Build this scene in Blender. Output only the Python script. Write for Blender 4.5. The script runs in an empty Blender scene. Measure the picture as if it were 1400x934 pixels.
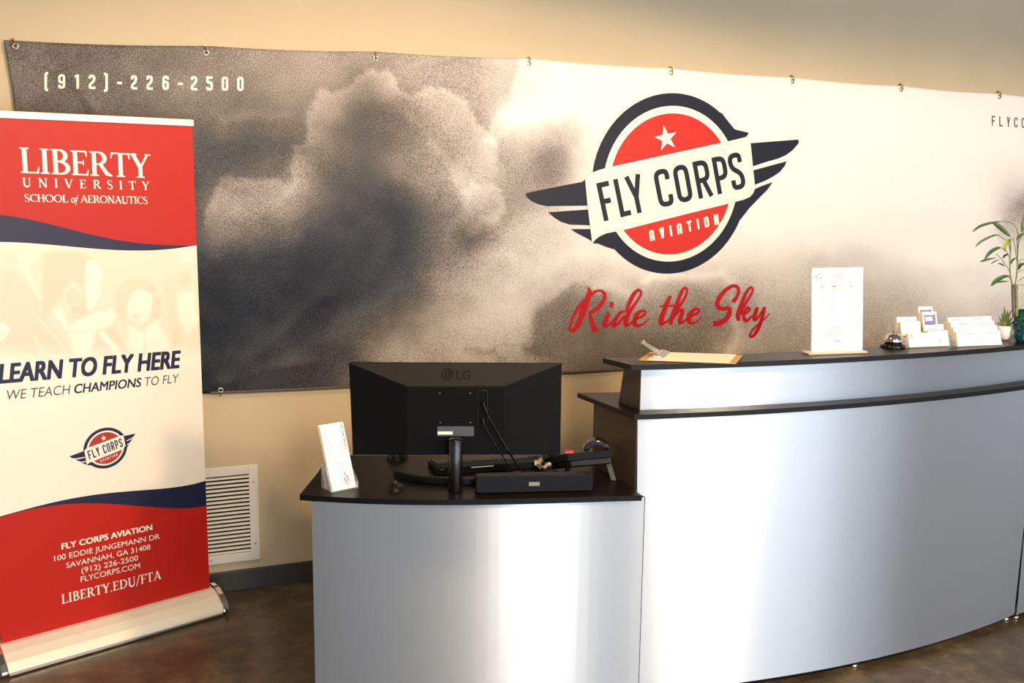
import bpy, bmesh, math, random
import numpy as np
from mathutils import Vector, Matrix
random.seed(7)
scene = bpy.context.scene
COL = scene.collection
PI = math.pi

# ------------------------------------------------------------------ camera, world, light, exposure
FPX, YAW, PITCH, ROLL = 1400.0, .3801, -.159, .011
CAM = np.array([.26124, -4.06399, 1.66189])
def cam_axes():
    f = np.array([math.sin(YAW)*math.cos(PITCH), math.cos(YAW)*math.cos(PITCH), math.sin(PITCH)])
    r = np.array([math.cos(YAW), -math.sin(YAW), 0.]); u = np.cross(r, f)
    c, s = math.cos(ROLL), math.sin(ROLL)
    return r*c+u*s, -r*s+u*c, f
CR, CU, CF = cam_axes()
cd = bpy.data.cameras.new('camera'); cam = bpy.data.objects.new('camera', cd); COL.objects.link(cam)
M = Matrix.Identity(4)
for i in range(3):
    M[i][0], M[i][1], M[i][2], M[i][3] = CR[i], CU[i], -CF[i], CAM[i]
cam.matrix_world = M
cd.sensor_width = 36.0; cd.lens = 36.0*FPX/1400.0; cd.clip_start = .05
scene.camera = cam
# surveying helpers: where a sight line of the photo meets a real plane of the room
def sight(px, py):
    return (px-700)/FPX*CR - (py-467)/FPX*CU + CF
def hit(px, py, P, n):
    d = sight(px, py); n = np.asarray(n, float); t = (np.asarray(P, float)-CAM) @ n/(d @ n); return CAM+t*d
def level(px, py, z): return hit(px, py, (0, 0, z), (0, 0, 1))
def see(P):
    q = np.asarray(P, float)-CAM; d = q @ CF
    return 700+FPX*(q @ CR)/d, 467-FPX*(q @ CU)/d

vs = scene.view_settings
scene.display_settings.display_device = 'sRGB'
vs.view_transform = 'Standard'; vs.look = 'None'; vs.gamma = 1.0; vs.use_curve_mapping = False
vs.exposure = 0.15
scene.cycles.use_denoising = True
scene.cycles.sample_clamp_indirect = 6.0
scene.cycles.max_bounces = 8
w = bpy.data.worlds.new('world'); scene.world = w; w.use_nodes = True
w.node_tree.nodes['Background'].inputs[0].default_value = (.75, .85, 1, 1)
w.node_tree.nodes['Background'].inputs[1].default_value = .2

def area(name, loc, target, sx, sy, power, col, spread=180):
    l = bpy.data.lights.new(name, 'AREA'); l.shape = 'RECTANGLE'; l.size = sx; l.size_y = sy; l.energy = power; l.color = col
    l.spread = math.radians(spread)
    o = bpy.data.objects.new(name, l); COL.objects.link(o); o.location = loc
    o.rotation_euler = (Vector(target)-Vector(loc)).to_track_quat('-Z', 'Y').to_euler(); return o
def spot(name, loc, target, power, col, angle, blend, rad=.06):
    l = bpy.data.lights.new(name, 'SPOT'); l.energy = power; l.color = col; l.spot_size = math.radians(angle); l.spot_blend = blend; l.shadow_soft_size = rad
    o = bpy.data.objects.new(name, l); COL.objects.link(o); o.location = loc
    o.rotation_euler = (Vector(target)-Vector(loc)).to_track_quat('-Z', 'Y').to_euler(); return o
DAY = (.80, .90, 1.0); WARM = (1.0, .725, .42)
FY = -7.6                                            # the glazed street front, behind the photographer
# (x from, x to, sill, head, watts): strengths tuned for bands on the metal; both end panes added as fill
WINDOWS = [(-3.2, -.4, .12, 2.55, 26), (-.15, 1.10, .12, 2.55, 78), (1.2, 2.9, .12, 2.55, 33), (3.0, 4.0, .12, 2.55, 62), (4.1, 6.7, .12, 2.55, 88), (6.8, 8.5, .12, 2.55, 31)]
for (x0, x1, z0, z1, pw) in WINDOWS:
    area('window_and_fill_daylight', ((x0+x1)/2, FY+.02, (z0+z1)/2), ((x0+x1)/2, 0, (z0+z1)/2), x1-x0, z1-z0, pw, DAY)
SIDE_FILL_OPENING = (-7.5, -2.5, .12, 2.55)  # unseen side opening, added so the counter's right end reflects cool light
area('window_and_fill_daylight', (8.58, -5.0, 1.33), (0, -5.0, 1.33), 5.0, 2.4, 30, (.9, .95, 1.0))
# shaded ceiling lamps: their rims cut the light off along a sloping line high on the wall
spot('ceiling_lamp_and_fill', (1.15, -1.6, 2.80), (1.15, -1.6, 0), 66, WARM, 160, .08, .10)
spot('ceiling_lamp_and_fill', (3.1, -4.5, 2.63), (3.1, -4.5, 0), 345, WARM, 172, .03, .2)
spot('ceiling_lamp_and_fill', (1.0, -4.4, 2.63), (1.0, -4.4, 0), 210, WARM, 172, .03, .2)  # third spot is an added fill for the wall behind the desk

# ------------------------------------------------------------------ materials
MATS = {}
def lin(c):
    return tuple((x/12.92 if x <= .04045 else ((x+.055)/1.055)**2.4) for x in c)
def rgb(r, g, b): return lin((r/255, g/255, b/255))+(1,)
def mat(name, col, rough=.5, metal=0., spec=.5, **kw):
    m = bpy.data.materials.new(name); m.use_nodes = True
    b = m.node_tree.nodes['Principled BSDF']
    b.inputs['Base Color'].default_value = col; b.inputs['Roughness'].default_value = rough
    b.inputs['Metallic'].default_value = metal; b.inputs['Specular IOR Level'].default_value = spec
    for k, v in kw.items(): b.inputs[k.replace('_', ' ')].default_value = v
    MATS[name] = m; return m
def nodes(m): return m.node_tree.nodes, m.node_tree.links, m.node_tree.nodes['Principled BSDF']
def add_noise(m, scale, lo, hi, detail=4, coord='Object', stretch=None, rough=.55, dist=0.):
    """base colour blends lo -> hi by noise"""
    N, L, b = nodes(m)
    tc = N.new('ShaderNodeTexCoord'); nz = N.new('ShaderNodeTexNoise'); rp = N.new('ShaderNodeValToRGB')
    nz.inputs['Scale'].default_value = scale; nz.inputs['Detail'].default_value = detail; nz.inputs['Roughness'].default_value = rough
    nz.inputs['Distortion'].default_value = dist
    src = tc.outputs[coord]
    if stretch:
        mp = N.new('ShaderNodeMapping'); mp.inputs['Scale'].default_value = stretch; L.new(src, mp.inputs[0]); src = mp.outputs[0]
    L.new(src, nz.inputs['Vector']); L.new(nz.outputs[0], rp.inputs[0])
    rp.color_ramp.elements[0].position = .3; rp.color_ramp.elements[1].position = .7
    rp.color_ramp.elements[0].color = lo; rp.color_ramp.elements[1].color = hi
    L.new(rp.outputs[0], b.inputs['Base Color']); return nz, rp
def add_bump(m, scale, strength, dist=.002, detail=3, stretch=None):
    N, L, b = nodes(m)
    tc = N.new('ShaderNodeTexCoord'); nz = N.new('ShaderNodeTexNoise'); bp = N.new('ShaderNodeBump')
    nz.inputs['Scale'].default_value = scale; nz.inputs['Detail'].default_value = detail
    bp.inputs['Strength'].default_value = strength; bp.inputs['Distance'].default_value = dist
    src = tc.outputs['Object']
    if stretch:
        mp = N.new('ShaderNodeMapping'); mp.inputs['Scale'].default_value = stretch; L.new(src, mp.inputs[0]); src = mp.outputs[0]
    L.new(src, nz.inputs['Vector']); L.new(nz.outputs[0], bp.inputs['Height']); L.new(bp.outputs[0], b.inputs['Normal'])

m = mat('wall_paint', rgb(207, 188, 158), .7, spec=.25); add_noise(m, 1.5, rgb(204, 185, 155), rgb(210, 192, 162)); add_bump(m, 220, .12)
mat('ceiling_paint', rgb(150, 146, 140), .8)
mat('interior_paint', rgb(185, 182, 178), .8)
m = mat('concrete_floor', rgb(80, 64, 48), .32, spec=.5)
nz, rp = add_noise(m, 5, rgb(50, 43, 34), rgb(124, 109, 88), 11, rough=.76, dist=.4)
e = rp.color_ramp.elements.new(.5); e.color = rgb(82, 71, 56)
add_bump(m, 14, .08, .004)
m = mat('rubber_base', rgb(66, 64, 64), .45)
m = mat('laminate', rgb(22, 16, 14), .36, spec=.24); add_noise(m, 3, rgb(20, 14, 12), rgb(28, 20, 17), 5, stretch=(1, 12, 12))
m = mat('laminate_edge', rgb(9, 9, 12), .4, spec=.25)
m = mat('wood_panel', rgb(70, 57, 48), .4, spec=.4); add_noise(m, 4, rgb(64, 52, 43), rgb(77, 63, 53), 5, stretch=(1, 1, 14))
mat('carcass_dark', rgb(16, 15, 15), .7)
# brushed sheet metal: horizontal grain, so reflections stretch vertically
m = mat('brushed_metal', rgb(214, 217, 222), .30, 1.0)
N, L, b = nodes(m)
b.inputs['Anisotropic'].default_value = .97
tg = N.new('ShaderNodeCombineXYZ'); tg.inputs[2].default_value = 1.0; L.new(tg.outputs[0], b.inputs['Tangent'])      # widest spread up and down, across the grain
b.inputs['Anisotropic Rotation'].default_value = 0.0
tc = N.new('ShaderNodeTexCoord'); mp = N.new('ShaderNodeMapping'); mp.inputs['Scale'].default_value = (3, 3, 260)
nz = N.new('ShaderNodeTexNoise'); nz.inputs['Scale'].default_value = 2; nz.inputs['Detail'].default_value = 4
L.new(tc.outputs['Object'], mp.inputs[0]); L.new(mp.outputs[0], nz.inputs['Vector'])
mr = N.new('ShaderNodeMapRange'); mr.inputs['To Min'].default_value = .34; mr.inputs['To Max'].default_value = .42
L.new(nz.outputs[0], mr.inputs[0]); L.new(mr.outputs[0], b.inputs['Roughness'])
mat('chrome', rgb(225, 222, 215), .09, 1.0)
mat('nickel', rgb(215, 205, 180), .22, 1.0)
mat('brass', rgb(170, 130, 60), .3, 1.0)
mat('alu_cream', rgb(240, 232, 214), .38, .15)
mat('alu', rgb(205, 203, 200), .3, .9)
mat('black_plastic', rgb(9, 9, 10), .45, spec=.3)
mat('black_gloss', rgb(14, 14, 16), .18, spec=.55)
m = mat('monitor_shell', rgb(4, 5, 7), .6, spec=.14)
mat('monitor_bevel', rgb(34, 32, 30), .6, spec=.2)
mat('emblem_black', rgb(6, 6, 7), .5, spec=.2)
mat('speaker_cloth', rgb(26, 29, 36), .8, spec=.15)
mat('dark_grey', rgb(60, 60, 64), .5)
mat('label_grey', rgb(74, 78, 84), .5)
mat('plate_grey', rgb(120, 124, 124), .5)
mat('ink', rgb(22, 21, 24), .6)
mat('ink_grey', rgb(96, 94, 97), .7)
mat('ink_pale', rgb(158, 155, 157), .7)
mat('ink_blue', rgb(120, 190, 215), .7)
mat('ink_pink', rgb(214, 150, 158), .7)
mat('paper', rgb(247, 245, 240), .7, spec=.2)
mat('paper_cream', rgb(250, 243, 222), .7, spec=.2)
mat('paper_stock', rgb(240, 226, 196), .75, spec=.2)
mat('photo_violet', rgb(120, 112, 165), .5)
mat('photo_brown', rgb(105, 80, 70), .5)
mat('sky_print', rgb(130, 205, 232), .5)
mat('sticky_pink', rgb(240, 60, 100), .6)
mat('cork_board', rgb(203, 160, 92), .55)
mat('vent_white', rgb(240, 234, 222), .4)
mat('vent_dark', rgb(22, 18, 15), .8)
mat('print_red', rgb(212, 44, 32), .45, spec=.25)
mat('print_navy', rgb(26, 27, 42), .45, spec=.25)
mat('print_cream', rgb(246, 240, 226), .45, spec=.4)
mat('print_script_red', rgb(192, 22, 36), .45, spec=.25)
mat('print_brown', rgb(92, 78, 62), .5)
mat('sheet_red', rgb(186, 34, 22), .45, spec=.25)
mat('sheet_navy', rgb(34, 36, 66), .42, spec=.3)
mat('sheet_ink', rgb(36, 36, 68), .45, spec=.3)
mat('sheet_grey', rgb(82, 76, 80), .45)
mat('sheet_pale', rgb(246, 236, 222), .45)
mat('emblem_red', rgb(176, 44, 40), .45)
mat('pot_white', rgb(238, 236, 232), .25)
mat('pot_teal', rgb(16, 76, 84), .16, spec=.6)
mat('soil', rgb(46, 32, 22), .9)
m = mat('aloe', rgb(112, 128, 60), .5); add_noise(m, 40, rgb(90, 110, 48), rgb(140, 146, 82))
m = mat('leaf', rgb(52, 84, 26), .42); add_noise(m, 30, rgb(34, 62, 16), rgb(62, 94, 30))
mat('leaf_yellow', rgb(132, 146, 34), .45)
m = mat('cane', rgb(96, 112, 52), .42); add_noise(m, 60, rgb(70, 88, 40), rgb(128, 140, 70))
mat('cane_brown', rgb(84, 64, 56), .5)
m = mat('acrylic', (1, 1, 1, 1), .05, spec=.5, Alpha=.16)
m = mat('window_glass', (1, 1, 1, 1), .02, Transmission_Weight=1.0, IOR=1.1)

# ------------------------------------------------------------------ object helpers
WL = {}
def tag(o, label, cat, group=None, kind=None):
    if label: o['label'] = label
    if cat: o['category'] = cat
    if group: o['group'] = group
    if kind: o['kind'] = kind
    return o
def thing(name, loc, label, cat, group=None):
    o = bpy.data.objects.new(name, None); COL.objects.link(o); o.location = loc; o.empty_display_size = .05
    WL[o] = Vector(loc); return tag(o, label, cat, group)
class MB:
    """collects faces in world space; build() links them as one mesh object"""
    def __init__(s): s.v, s.f, s.m, s.sm = [], [], [], []
    def add(s, vs_, fs, mi=0, smooth=False):
        k = len(s.v); s.v += [tuple(float(c) for c in p) for p in vs_]
        for f in fs: s.f.append(tuple(i+k for i in f)); s.m.append(mi); s.sm.append(smooth)
        return s
    def frame_box(s, O, ex, ey, ez, mi=0):
        O, ex, ey, ez = [np.asarray(a, float) for a in (O, ex, ey, ez)]
        vs_ = [O+a*ex+b*ey+c*ez for c in (0, 1) for b in (0, 1) for a in (0, 1)]
        fs = [(0, 2, 3, 1), (4, 5, 7, 6), (0, 1, 5, 4), (2, 6, 7, 3), (0, 4, 6, 2), (1, 3, 7, 5)]
        if np.dot(np.cross(ex, ey), ez) < 0: fs = [tuple(reversed(f)) for f in fs]
        return s.add(vs_, fs, mi)
    def box(s, x0, x1, y0, y1, z0, z1, mi=0):
        return s.frame_box((x0, y0, z0), (x1-x0, 0, 0), (0, y1-y0, 0), (0, 0, z1-z0), mi)
    def prism(s, poly, z0, z1, mi=0, side_mi=None):
        """poly: plan outline (x, y); straight vertical walls"""
        a = sum(p[0]*q[1]-q[0]*p[1] for p, q in zip(poly, poly[1:]+poly[:1]))
        if a < 0: poly = poly[::-1]
        n = len(poly)
        s.add([(p[0], p[1], z0) for p in poly]+[(p[0], p[1], z1) for p in poly], [tuple(range(n))[::-1], tuple(range(n, 2*n))], mi)
        s.add([(p[0], p[1], z0) for p in poly]+[(p[0], p[1], z1) for p in poly], [(i, (i+1) % n, (i+1) % n+n, i+n) for i in range(n)], mi if side_mi is None else side_mi)
        return s
    def extrude(s, pts, d, mi=0):
        """planar outline pts (3D) swept along vector d, closed"""
        pts = [np.asarray(p, float) for p in pts]; d = np.asarray(d, float); n = len(pts)
        nrm = sum((np.cross(pts[i]-pts[0], pts[(i+1) % n]-pts[0]) for i in range(1, n-1)), np.zeros(3))
        if nrm @ d > 0: pts = pts[::-1]
        return s.add(pts+[p+d for p in pts], [tuple(range(n)), tuple(range(2*n-1, n-1, -1))]+[(i, i+n, (i+1) % n+n, (i+1) % n) for i in range(n)], mi)
    def tube(s, path, r, k=8, mi=0, cap=True, smooth=True):
        P = [np.asarray(p, float) for p in path]; n = len(P); rs = r if hasattr(r, '__len__') else [r]*n
        T = [P[min(i+1, n-1)]-P[max(i-1, 0)] for i in range(n)]
        T = [t/(np.linalg.norm(t)+1e-12) for t in T]
        a = np.array([0, 0, 1.]) if abs(T[0][2]) < .9 else np.array([1., 0, 0])
        u = np.cross(T[0], a); u /= np.linalg.norm(u); vs_ = []
        for i in range(n):
            u = u-T[i]*(u @ T[i]); u /= np.linalg.norm(u); v = np.cross(T[i], u)
            vs_ += [P[i]+rs[i]*(math.cos(2*PI*j/k)*u+math.sin(2*PI*j/k)*v) for j in range(k)]
        fs = [(i*k+j, i*k+(j+1) % k, (i+1)*k+(j+1) % k, (i+1)*k+j) for i in range(n-1) for j in range(k)]
        s.add(vs_, fs, mi, smooth)
        if cap: s.add(vs_[:k], [tuple(range(k))[::-1]], mi); s.add(vs_[-k:], [tuple(range(k))], mi)
        return s
    def lathe(s, prof, c, k=32, mi=0, smooth=True):
        n = len(prof); vs_ = [(c[0]+r*math.cos(2*PI*j/k), c[1]+r*math.sin(2*PI*j/k), c[2]+z) for r, z in prof for j in range(k)]
        fs = [(i*k+j, i*k+(j+1) % k, (i+1)*k+(j+1) % k, (i+1)*k+j) for i in range(n-1) for j in range(k)]
        return s.add(vs_, fs, mi, smooth)
    def sheet(s, rows, mi=0, smooth=True):
        n, k = len(rows), len(rows[0])
        return s.add([p for r in rows for p in r], [(i*k+j, i*k+j+1, (i+1)*k+j+1, (i+1)*k+j) for i in range(n-1) for j in range(k-1)], mi, smooth)
    def build(s, name, mats, parent=None, bevel=0, label=None, seg=2, weld=False):
        off = np.array(WL[parent]) if parent is not None else np.zeros(3)
        V = np.array(s.v)-off
        org = np.zeros(3)
        if parent is None:
            lo, hi = V.min(0), V.max(0); org = np.array([(lo[0]+hi[0])/2, (lo[1]+hi[1])/2, lo[2]]); V = V-org
        me = bpy.data.meshes.new(name); me.from_pydata(V.tolist(), [], s.f)
        for mm in (mats if isinstance(mats, (list, tuple)) else [mats]): me.materials.append(MATS[mm])
        me.polygons.foreach_set('material_index', s.m); me.polygons.foreach_set('use_smooth', s.sm)
        if weld or bevel:
            bm = bmesh.new(); bm.from_mesh(me); bmesh.ops.remove_doubles(bm, verts=bm.verts, dist=1e-5); bm.to_mesh(me); bm.free()
        me.update()
        o = bpy.data.objects.new(name, me); COL.objects.link(o)
        if parent is not None: o.parent = parent; WL[o] = WL[parent]
        else: o.location = org; WL[o] = Vector(org)
        if label: o['label'] = label
        if bevel:
            md = o.modifiers.new('bevel', 'BEVEL'); md.width = bevel; md.segments = seg; md.limit_method = 'ANGLE'
        return o
def struct(o): o['kind'] = 'structure'; return o
def fit(pts, x, deg=2):
    p = np.polyfit([q[0] for q in pts], [q[1] for q in pts], deg); return np.polyval(p, x)
def catmull(pts, n=8):
    P = [np.asarray(p, float) for p in pts]; P = [2*P[0]-P[1]]+P+[2*P[-1]-P[-2]]; out = []
    for i in range(1, len(P)-2):
        for t in np.linspace(0, 1, n, endpoint=False):
            a, b, c, d = P[i-1:i+3]
            out.append(.5*((2*b)+(-a+c)*t+(2*a-5*b+4*c-d)*t*t+(-a+3*b-3*c+d)*t**3))
    return out+[P[-2]]

# ---- lettering: every letter is drawn as flat strokes (points, widths) in letter units (height 1)
def rr(pts, r, closed=False, n=5):
    """polyline with its corners rounded"""
    P = [np.array(p, float) for p in pts]; out = []; N_ = len(P)
    rng = range(N_) if closed else range(1, N_-1)
    if not closed: out.append(P[0])
    for i in rng:
        a, b, c = P[i-1], P[i], P[(i+1) % N_]
        la, lc = np.linalg.norm(a-b), np.linalg.norm(c-b); q = min(r, la*.5, lc*.5)
        p0, p1 = b+(a-b)/la*q, b+(c-b)/lc*q
        for t in np.linspace(0, 1, n): out.append((1-t)**2*p0+2*t*(1-t)*b+t*t*p1)
    if not closed: out.append(P[-1])
    else: out.append(out[0])
    return out
def cond(ch, w, t):
    """narrow square-shouldered capitals and figures"""
    h = t/2; r = .17*min(1, w/.4); a, b, m_ = h, w-h, w/2; T, B = 1-h, h
    Rr = lambda p, c=False: rr(p, r, c)
    S = {
     'F': [[(a, 0), (a, 1)], [(0, T), (w, T)], [(0, .5), (w*.88, .5)]],
     'L': [[(a, 0), (a, 1)], [(0, B), (w, B)]], 'I': [[(m_, 0), (m_, 1)]],
     'Y': [[(h, 1), (m_, .42)], [(w-h, 1), (m_, .42)], [(m_, .46), (m_, 0)]],
     'C': [Rr([(b, .7), (b, T), (a, T), (a, B), (b, B), (b, .3)])],
     'O': [Rr([(a, B), (a, T), (b, T), (b, B)], True)], '0': [Rr([(a, B), (a, T), (b, T), (b, B)], True)],
     'R': [[(a, 0), (a, 1)], Rr([(0, T), (b, T), (b, .47), (0, .47)]), [(w*.52, .47), (b+.01, 0)]],
     'P': [[(a, 0), (a, 1)], Rr([(0, T), (b, T), (b, .42), (0, .42)])],
     'S': [Rr([(b, .72), (b, T), (a, T), (a, .6), (b, .42), (b, B), (a, B), (a, .28)])],
     'A': [Rr([(a, 0), (a, T), (b, T), (b, 0)]), [(a, .36), (b, .36)]],
     'V': [[(h, 1), (m_, 0)], [(w-h, 1), (m_, 0)]], 'T': [[(m_, 0), (m_, 1)], [(0, T), (w, T)]],
     'N': [[(a, 0), (a, 1)], [(b, 0), (b, 1)], [(a, 1), (b, 0)]],
     'M': [[(a, 0), (a, 1)], [(b, 0), (b, 1)], [(a, 1), (m_, .3)], [(b, 1), (m_, .3)]],
     '.': [[(m_, 0), (m_, t)]], '-': [[(0, .45), (w*.75, .45)]],
     '(': [rr([(w*.62, 1.06), (w*.2, 1.06), (w*.2, -.1), (w*.62, -.1)], .1)],
     ')': [rr([(w*.1, 1.06), (w*.52, 1.06), (w*.52, -.1), (w*.1, -.1)], .1)],
     '1': [[(w*.62, 0), (w*.62, 1)], [(w*.15, .84), (w*.62, T)]],
     '2': [Rr([(a, .72), (a, T), (b, T), (b, .58), (a, .3), (a, B), (w, B)])],
     '5': [[(w*.95, T), (a, T), (a, .55)], Rr([(a, .57), (b, .57), (b, B), (a, B), (a, .26)])],
     '6': [Rr([(b, .74), (b, T), (a, T), (a, B), (b, B), (b, .56), (a, .56)])],
     '9': [Rr([(a, .26), (a, B), (b, B), (b, T), (a, T), (a, .44), (b, .44)])]}[ch]
    return [(p, [t]*len(p)) for p in S]
def ell(cx, cy, rx, ry, a0, a1, n=16): return [(cx+rx*math.cos(math.radians(a)), cy+ry*math.sin(math.radians(a))) for a in np.linspace(a0, a1, n)]
TK, TN, SF = .155, .06, .05
def bowl(cx, cy, rx, ry, a0, a1, n=16):
    A = np.linspace(a0, a1, n)
    return ell(cx, cy, rx, ry, a0, a1, n), [TN+(TK-TN)*abs(math.cos(math.radians(a)))**1.2 for a in A]
def serif(ch):
    """roman capitals with thick stems and fine serifs; returns strokes, advance"""
    st = lambda x, y0=0, y1=1, w=TK: ([(x, y0), (x, y1)], [w, w])
    sf = lambda x, y, h=.15: ([(x-h, y), (x+h, y)], [SF, SF])
    ln = lambda p, q, w: ([p, q], [w, w])
    vs2 = lambda x: [st(x), sf(x, SF/2), sf(x, 1-SF/2)]
    G = {
     'L': (vs2(.17)+[ln((.17, .03), (.6, .03), TN), ([(.57, 0), (.62, .26)], [.09, .03])], .66),
     'I': (vs2(.17), .36),
     'B': (vs2(.17)+[bowl(.3, .755, .22, .225, 90, -90), bowl(.3, .265, .29, .24, 90, -90), ln((.15, .975), (.31, .975), TN), ln((.15, .52), (.31, .52), TN), ln((.15, .03), (.31, .03), TN)], .68),
     'E': (vs2(.17)+[ln((.17, .97), (.54, .97), TN), ln((.17, .52), (.45, .52), TN), ln((.17, .03), (.58, .03), TN), ([(.54, 1), (.57, .76)], [.08, .03]), ([(.56, 0), (.61, .24)], [.08, .03]), ([(.45, .41), (.45, .63)], [.04, .04])], .66),
     'R': (vs2(.17)+[bowl(.3, .735, .25, .245, 90, -90), ln((.15, .975), (.31, .975), TN), ln((.15, .49), (.31, .49), TN), ([(.38, .5), (.62, .1), (.8, .02)], [TK*.8, TK, .05])], .76),
     'T': ([st(.36), sf(.36, SF/2), ln((.04, .97), (.68, .97), TN), ([(.06, 1), (.02, .75)], [.08, .03]), ([(.66, 1), (.7, .75)], [.08, .03])], .72),
     'Y': ([st(.37, 0, .48), sf(.37, SF/2), ln((.1, 1), (.37, .44), TK), ln((.66, 1), (.39, .44), TN*1.3), sf(.12, 1-SF/2, .13), sf(.66, 1-SF/2, .12)], .76),
     'U': ([(lambda c: ([(.17, 1)]+c+[(.66, 1)], [TK]*9+[TK-(TK-TN)*i/8 for i in range(8)]+[TN]))(ell(.415, .3, .245, .29, 180, 360, 16)), sf(.17, 1-SF/2), sf(.66, 1-SF/2, .13)], .82),
     'N': ([st(.15, 0, 1, TN*1.2), st(.7, 0, 1, TN*1.2), ln((.12, 1), (.7, 0), TK), sf(.15, SF/2, .13), sf(.08, 1-SF/2, .1), sf(.7, 1-SF/2, .13)], .84),
     'V': ([ln((.08, 1), (.39, 0), TK), ln((.68, 1), (.39, 0), TN*1.2), sf(.1, 1-SF/2, .13), sf(.68, 1-SF/2, .12)], .78),
     'S': ([(rr([(.48, .76), (.44, .96), (.1, .99), (.08, .6), (.5, .42), (.48, 0), (.1, .02), (.06, .26)], .22), list(np.interp(np.linspace(0, 1, 32), [0, .2, .5, .8, 1], [.04, .07, TK, .07, .04])))], .58),
     'C': ([(lambda q: q)(bowl(.44, .5, .36, .47, 50, 310, 26)), ([(.66, .98), (.68, .74)], [.04, .05])], .76),
     'H': (vs2(.15)+vs2(.66)+[ln((.15, .52), (.66, .52), TN)], .82),
     'O': ([bowl(.46, .5, .38, .47, 0, 360, 36)], .92),
     'A': ([ln((.1, 0), (.4, 1), TN*1.2), ln((.72, 0), (.4, 1), TK), ln((.2, .34), (.6, .34), TN), sf(.1, SF/2, .12), sf(.72, SF/2, .13)], .82),
     'D': (vs2(.17)+[bowl(.3, .5, .43, .47, 90, -90, 22), ln((.15, .97), (.31, .97), TN), ln((.15, .03), (.31, .03), TN)], .84),
     'F': (vs2(.17)+[ln((.17, .97), (.54, .97), TN), ln((.17, .5), (.45, .5), TN), ([(.54, 1), (.57, .74)], [.08, .03]), ([(.45, .39), (.45, .61)], [.04, .04])], .6),
     '.': ([ln((.1, 0), (.1, .13), .13)], .22), '/': ([ln((.02, -.12), (.4, 1.08), TN*1.3)], .44), ' ': ([], .34),
     'o': ([bowl(.27, .3, .2, .28, 0, 360, 24)], .52), 'f': ([(catmull([(.02, -.28), (.12, -.2), (.22, .3), (.32, .85), (.46, .92)], 5), [.07]*21), ln((.08, .56), (.42, .56), TN)], .44)}
    return G[ch]
def strokes_mesh(mb, strokes, mp, step=4e-5, k0=0):
    """flat ribbons; mp(x, y, lift) gives the place on the surface; each ribbon sits a hair above the one before"""
    for k, (pts, ws) in enumerate(strokes):
        P = [np.asarray(p[:2], float) for p in pts]; n = len(P)
        if n == 2:                                                     # subdivided so it follows the cloth
            P = [P[0]+(P[1]-P[0])*t for t in np.linspace(0, 1, 5)]; ws = list(np.linspace(ws[0], ws[1], 5)); n = 5
        ws = list(np.interp(np.linspace(0, 1, n), np.linspace(0, 1, len(ws)), ws)); L_, R_ = [], []
        closed = n > 4 and np.linalg.norm(P[0]-P[-1]) < 1e-6
        for i in range(n):
            a = P[i-1] if i else (P[-2] if closed else P[0]); c = P[i+1] if i < n-1 else (P[1] if closed else P[-1])
            t1, t2 = P[i]-a, c-P[i]; l1, l2 = np.linalg.norm(t1), np.linalg.norm(t2)
            t1 = t1/l1 if l1 > 1e-9 else None; t2 = t2/l2 if l2 > 1e-9 else None
            if t1 is None: t1 = t2
            if t2 is None: t2 = t1
            t = t1+t2; t = t/(np.linalg.norm(t)+1e-9); nn = np.array([-t[1], t[0]])
            f = 1/max(.55, abs(nn @ np.array([-t1[1], t1[0]])))
            L_.append(P[i]+nn*ws[i]/2*f); R_.append(P[i]-nn*ws[i]/2*f)
        z = step*(k+k0)
        mb.sheet([[mp(p[0], p[1], z) for p in L_], [mp(p[0], p[1], z) for p in R_]], 0, False)
    return k0+len(strokes)
def text_strokes(txt, font, t=.14, w=.4, gap=.12, space=.35, pitch=None):
    out, x = [], 0.
    for ch in txt:
        if font == 'cond':
            if ch == ' ': x += space; continue
            wc = {'I': t, '.': t, 'M': w*1.4}.get(ch, w)
            x0 = x+(pitch-wc)/2 if pitch else x
            out += [([(p[0]+x0, p[1]) for p in pts], ws) for pts, ws in cond(ch, wc, t)]
            x += pitch if pitch else wc+gap
        else:
            S, adv = serif(ch); out += [([(p[0]+x, p[1]) for p in pts], ws) for pts, ws in S]; x += adv+gap
    return out, (x-gap if not pitch else x)
def affine(O, U, V, n, lift0):
    O, U, V, n = [np.asarray(a, float) for a in (O, U, V, n)]
    return lambda x, y, l=0.: O+U*x+V*y+n*(lift0+l)
def plain_text(mb, txt, O, U, V, n, lift, bold=0., shear=0., space=1.0):
    """sans text; runs from O along U (whole length) with capital height V"""
    cu = bpy.data.curves.new('lettering', 'FONT'); cu.body = txt; cu.offset = 0.0; cu.shear = shear; cu.space_character = space; cu.resolution_u = 4
    o = bpy.data.objects.new('lettering', cu); COL.objects.link(o)
    dg = bpy.context.evaluated_depsgraph_get(); ev = o.evaluated_get(dg); me = ev.to_mesh()
    vs_ = np.array([v.co[:2] for v in me.vertices]); fs = [tuple(p.vertices) for p in me.polygons]
    cap = .729 if True else 0
    x0, x1 = vs_[:, 0].min(), vs_[:, 0].max(); h = cap*.94
    O, U, V, n = [np.asarray(a, float) for a in (O, U, V, n)]
    sh = ((0, 0),) if bold <= .008 else [(dx*bold, dy*bold*.6) for dx in (-1, -.4, .4, 1) for dy in (-1, 1)]
    for i, (d, d2) in enumerate(sh):
        mb.add([O+U*((p[0]+d-x0)/(x1-x0))+V*((p[1]+d2)/h)+n*(lift+3e-5*i) for p in vs_], fs)
    ev.to_mesh_clear(); bpy.data.objects.remove(o); bpy.data.curves.remove(cu)
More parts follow.
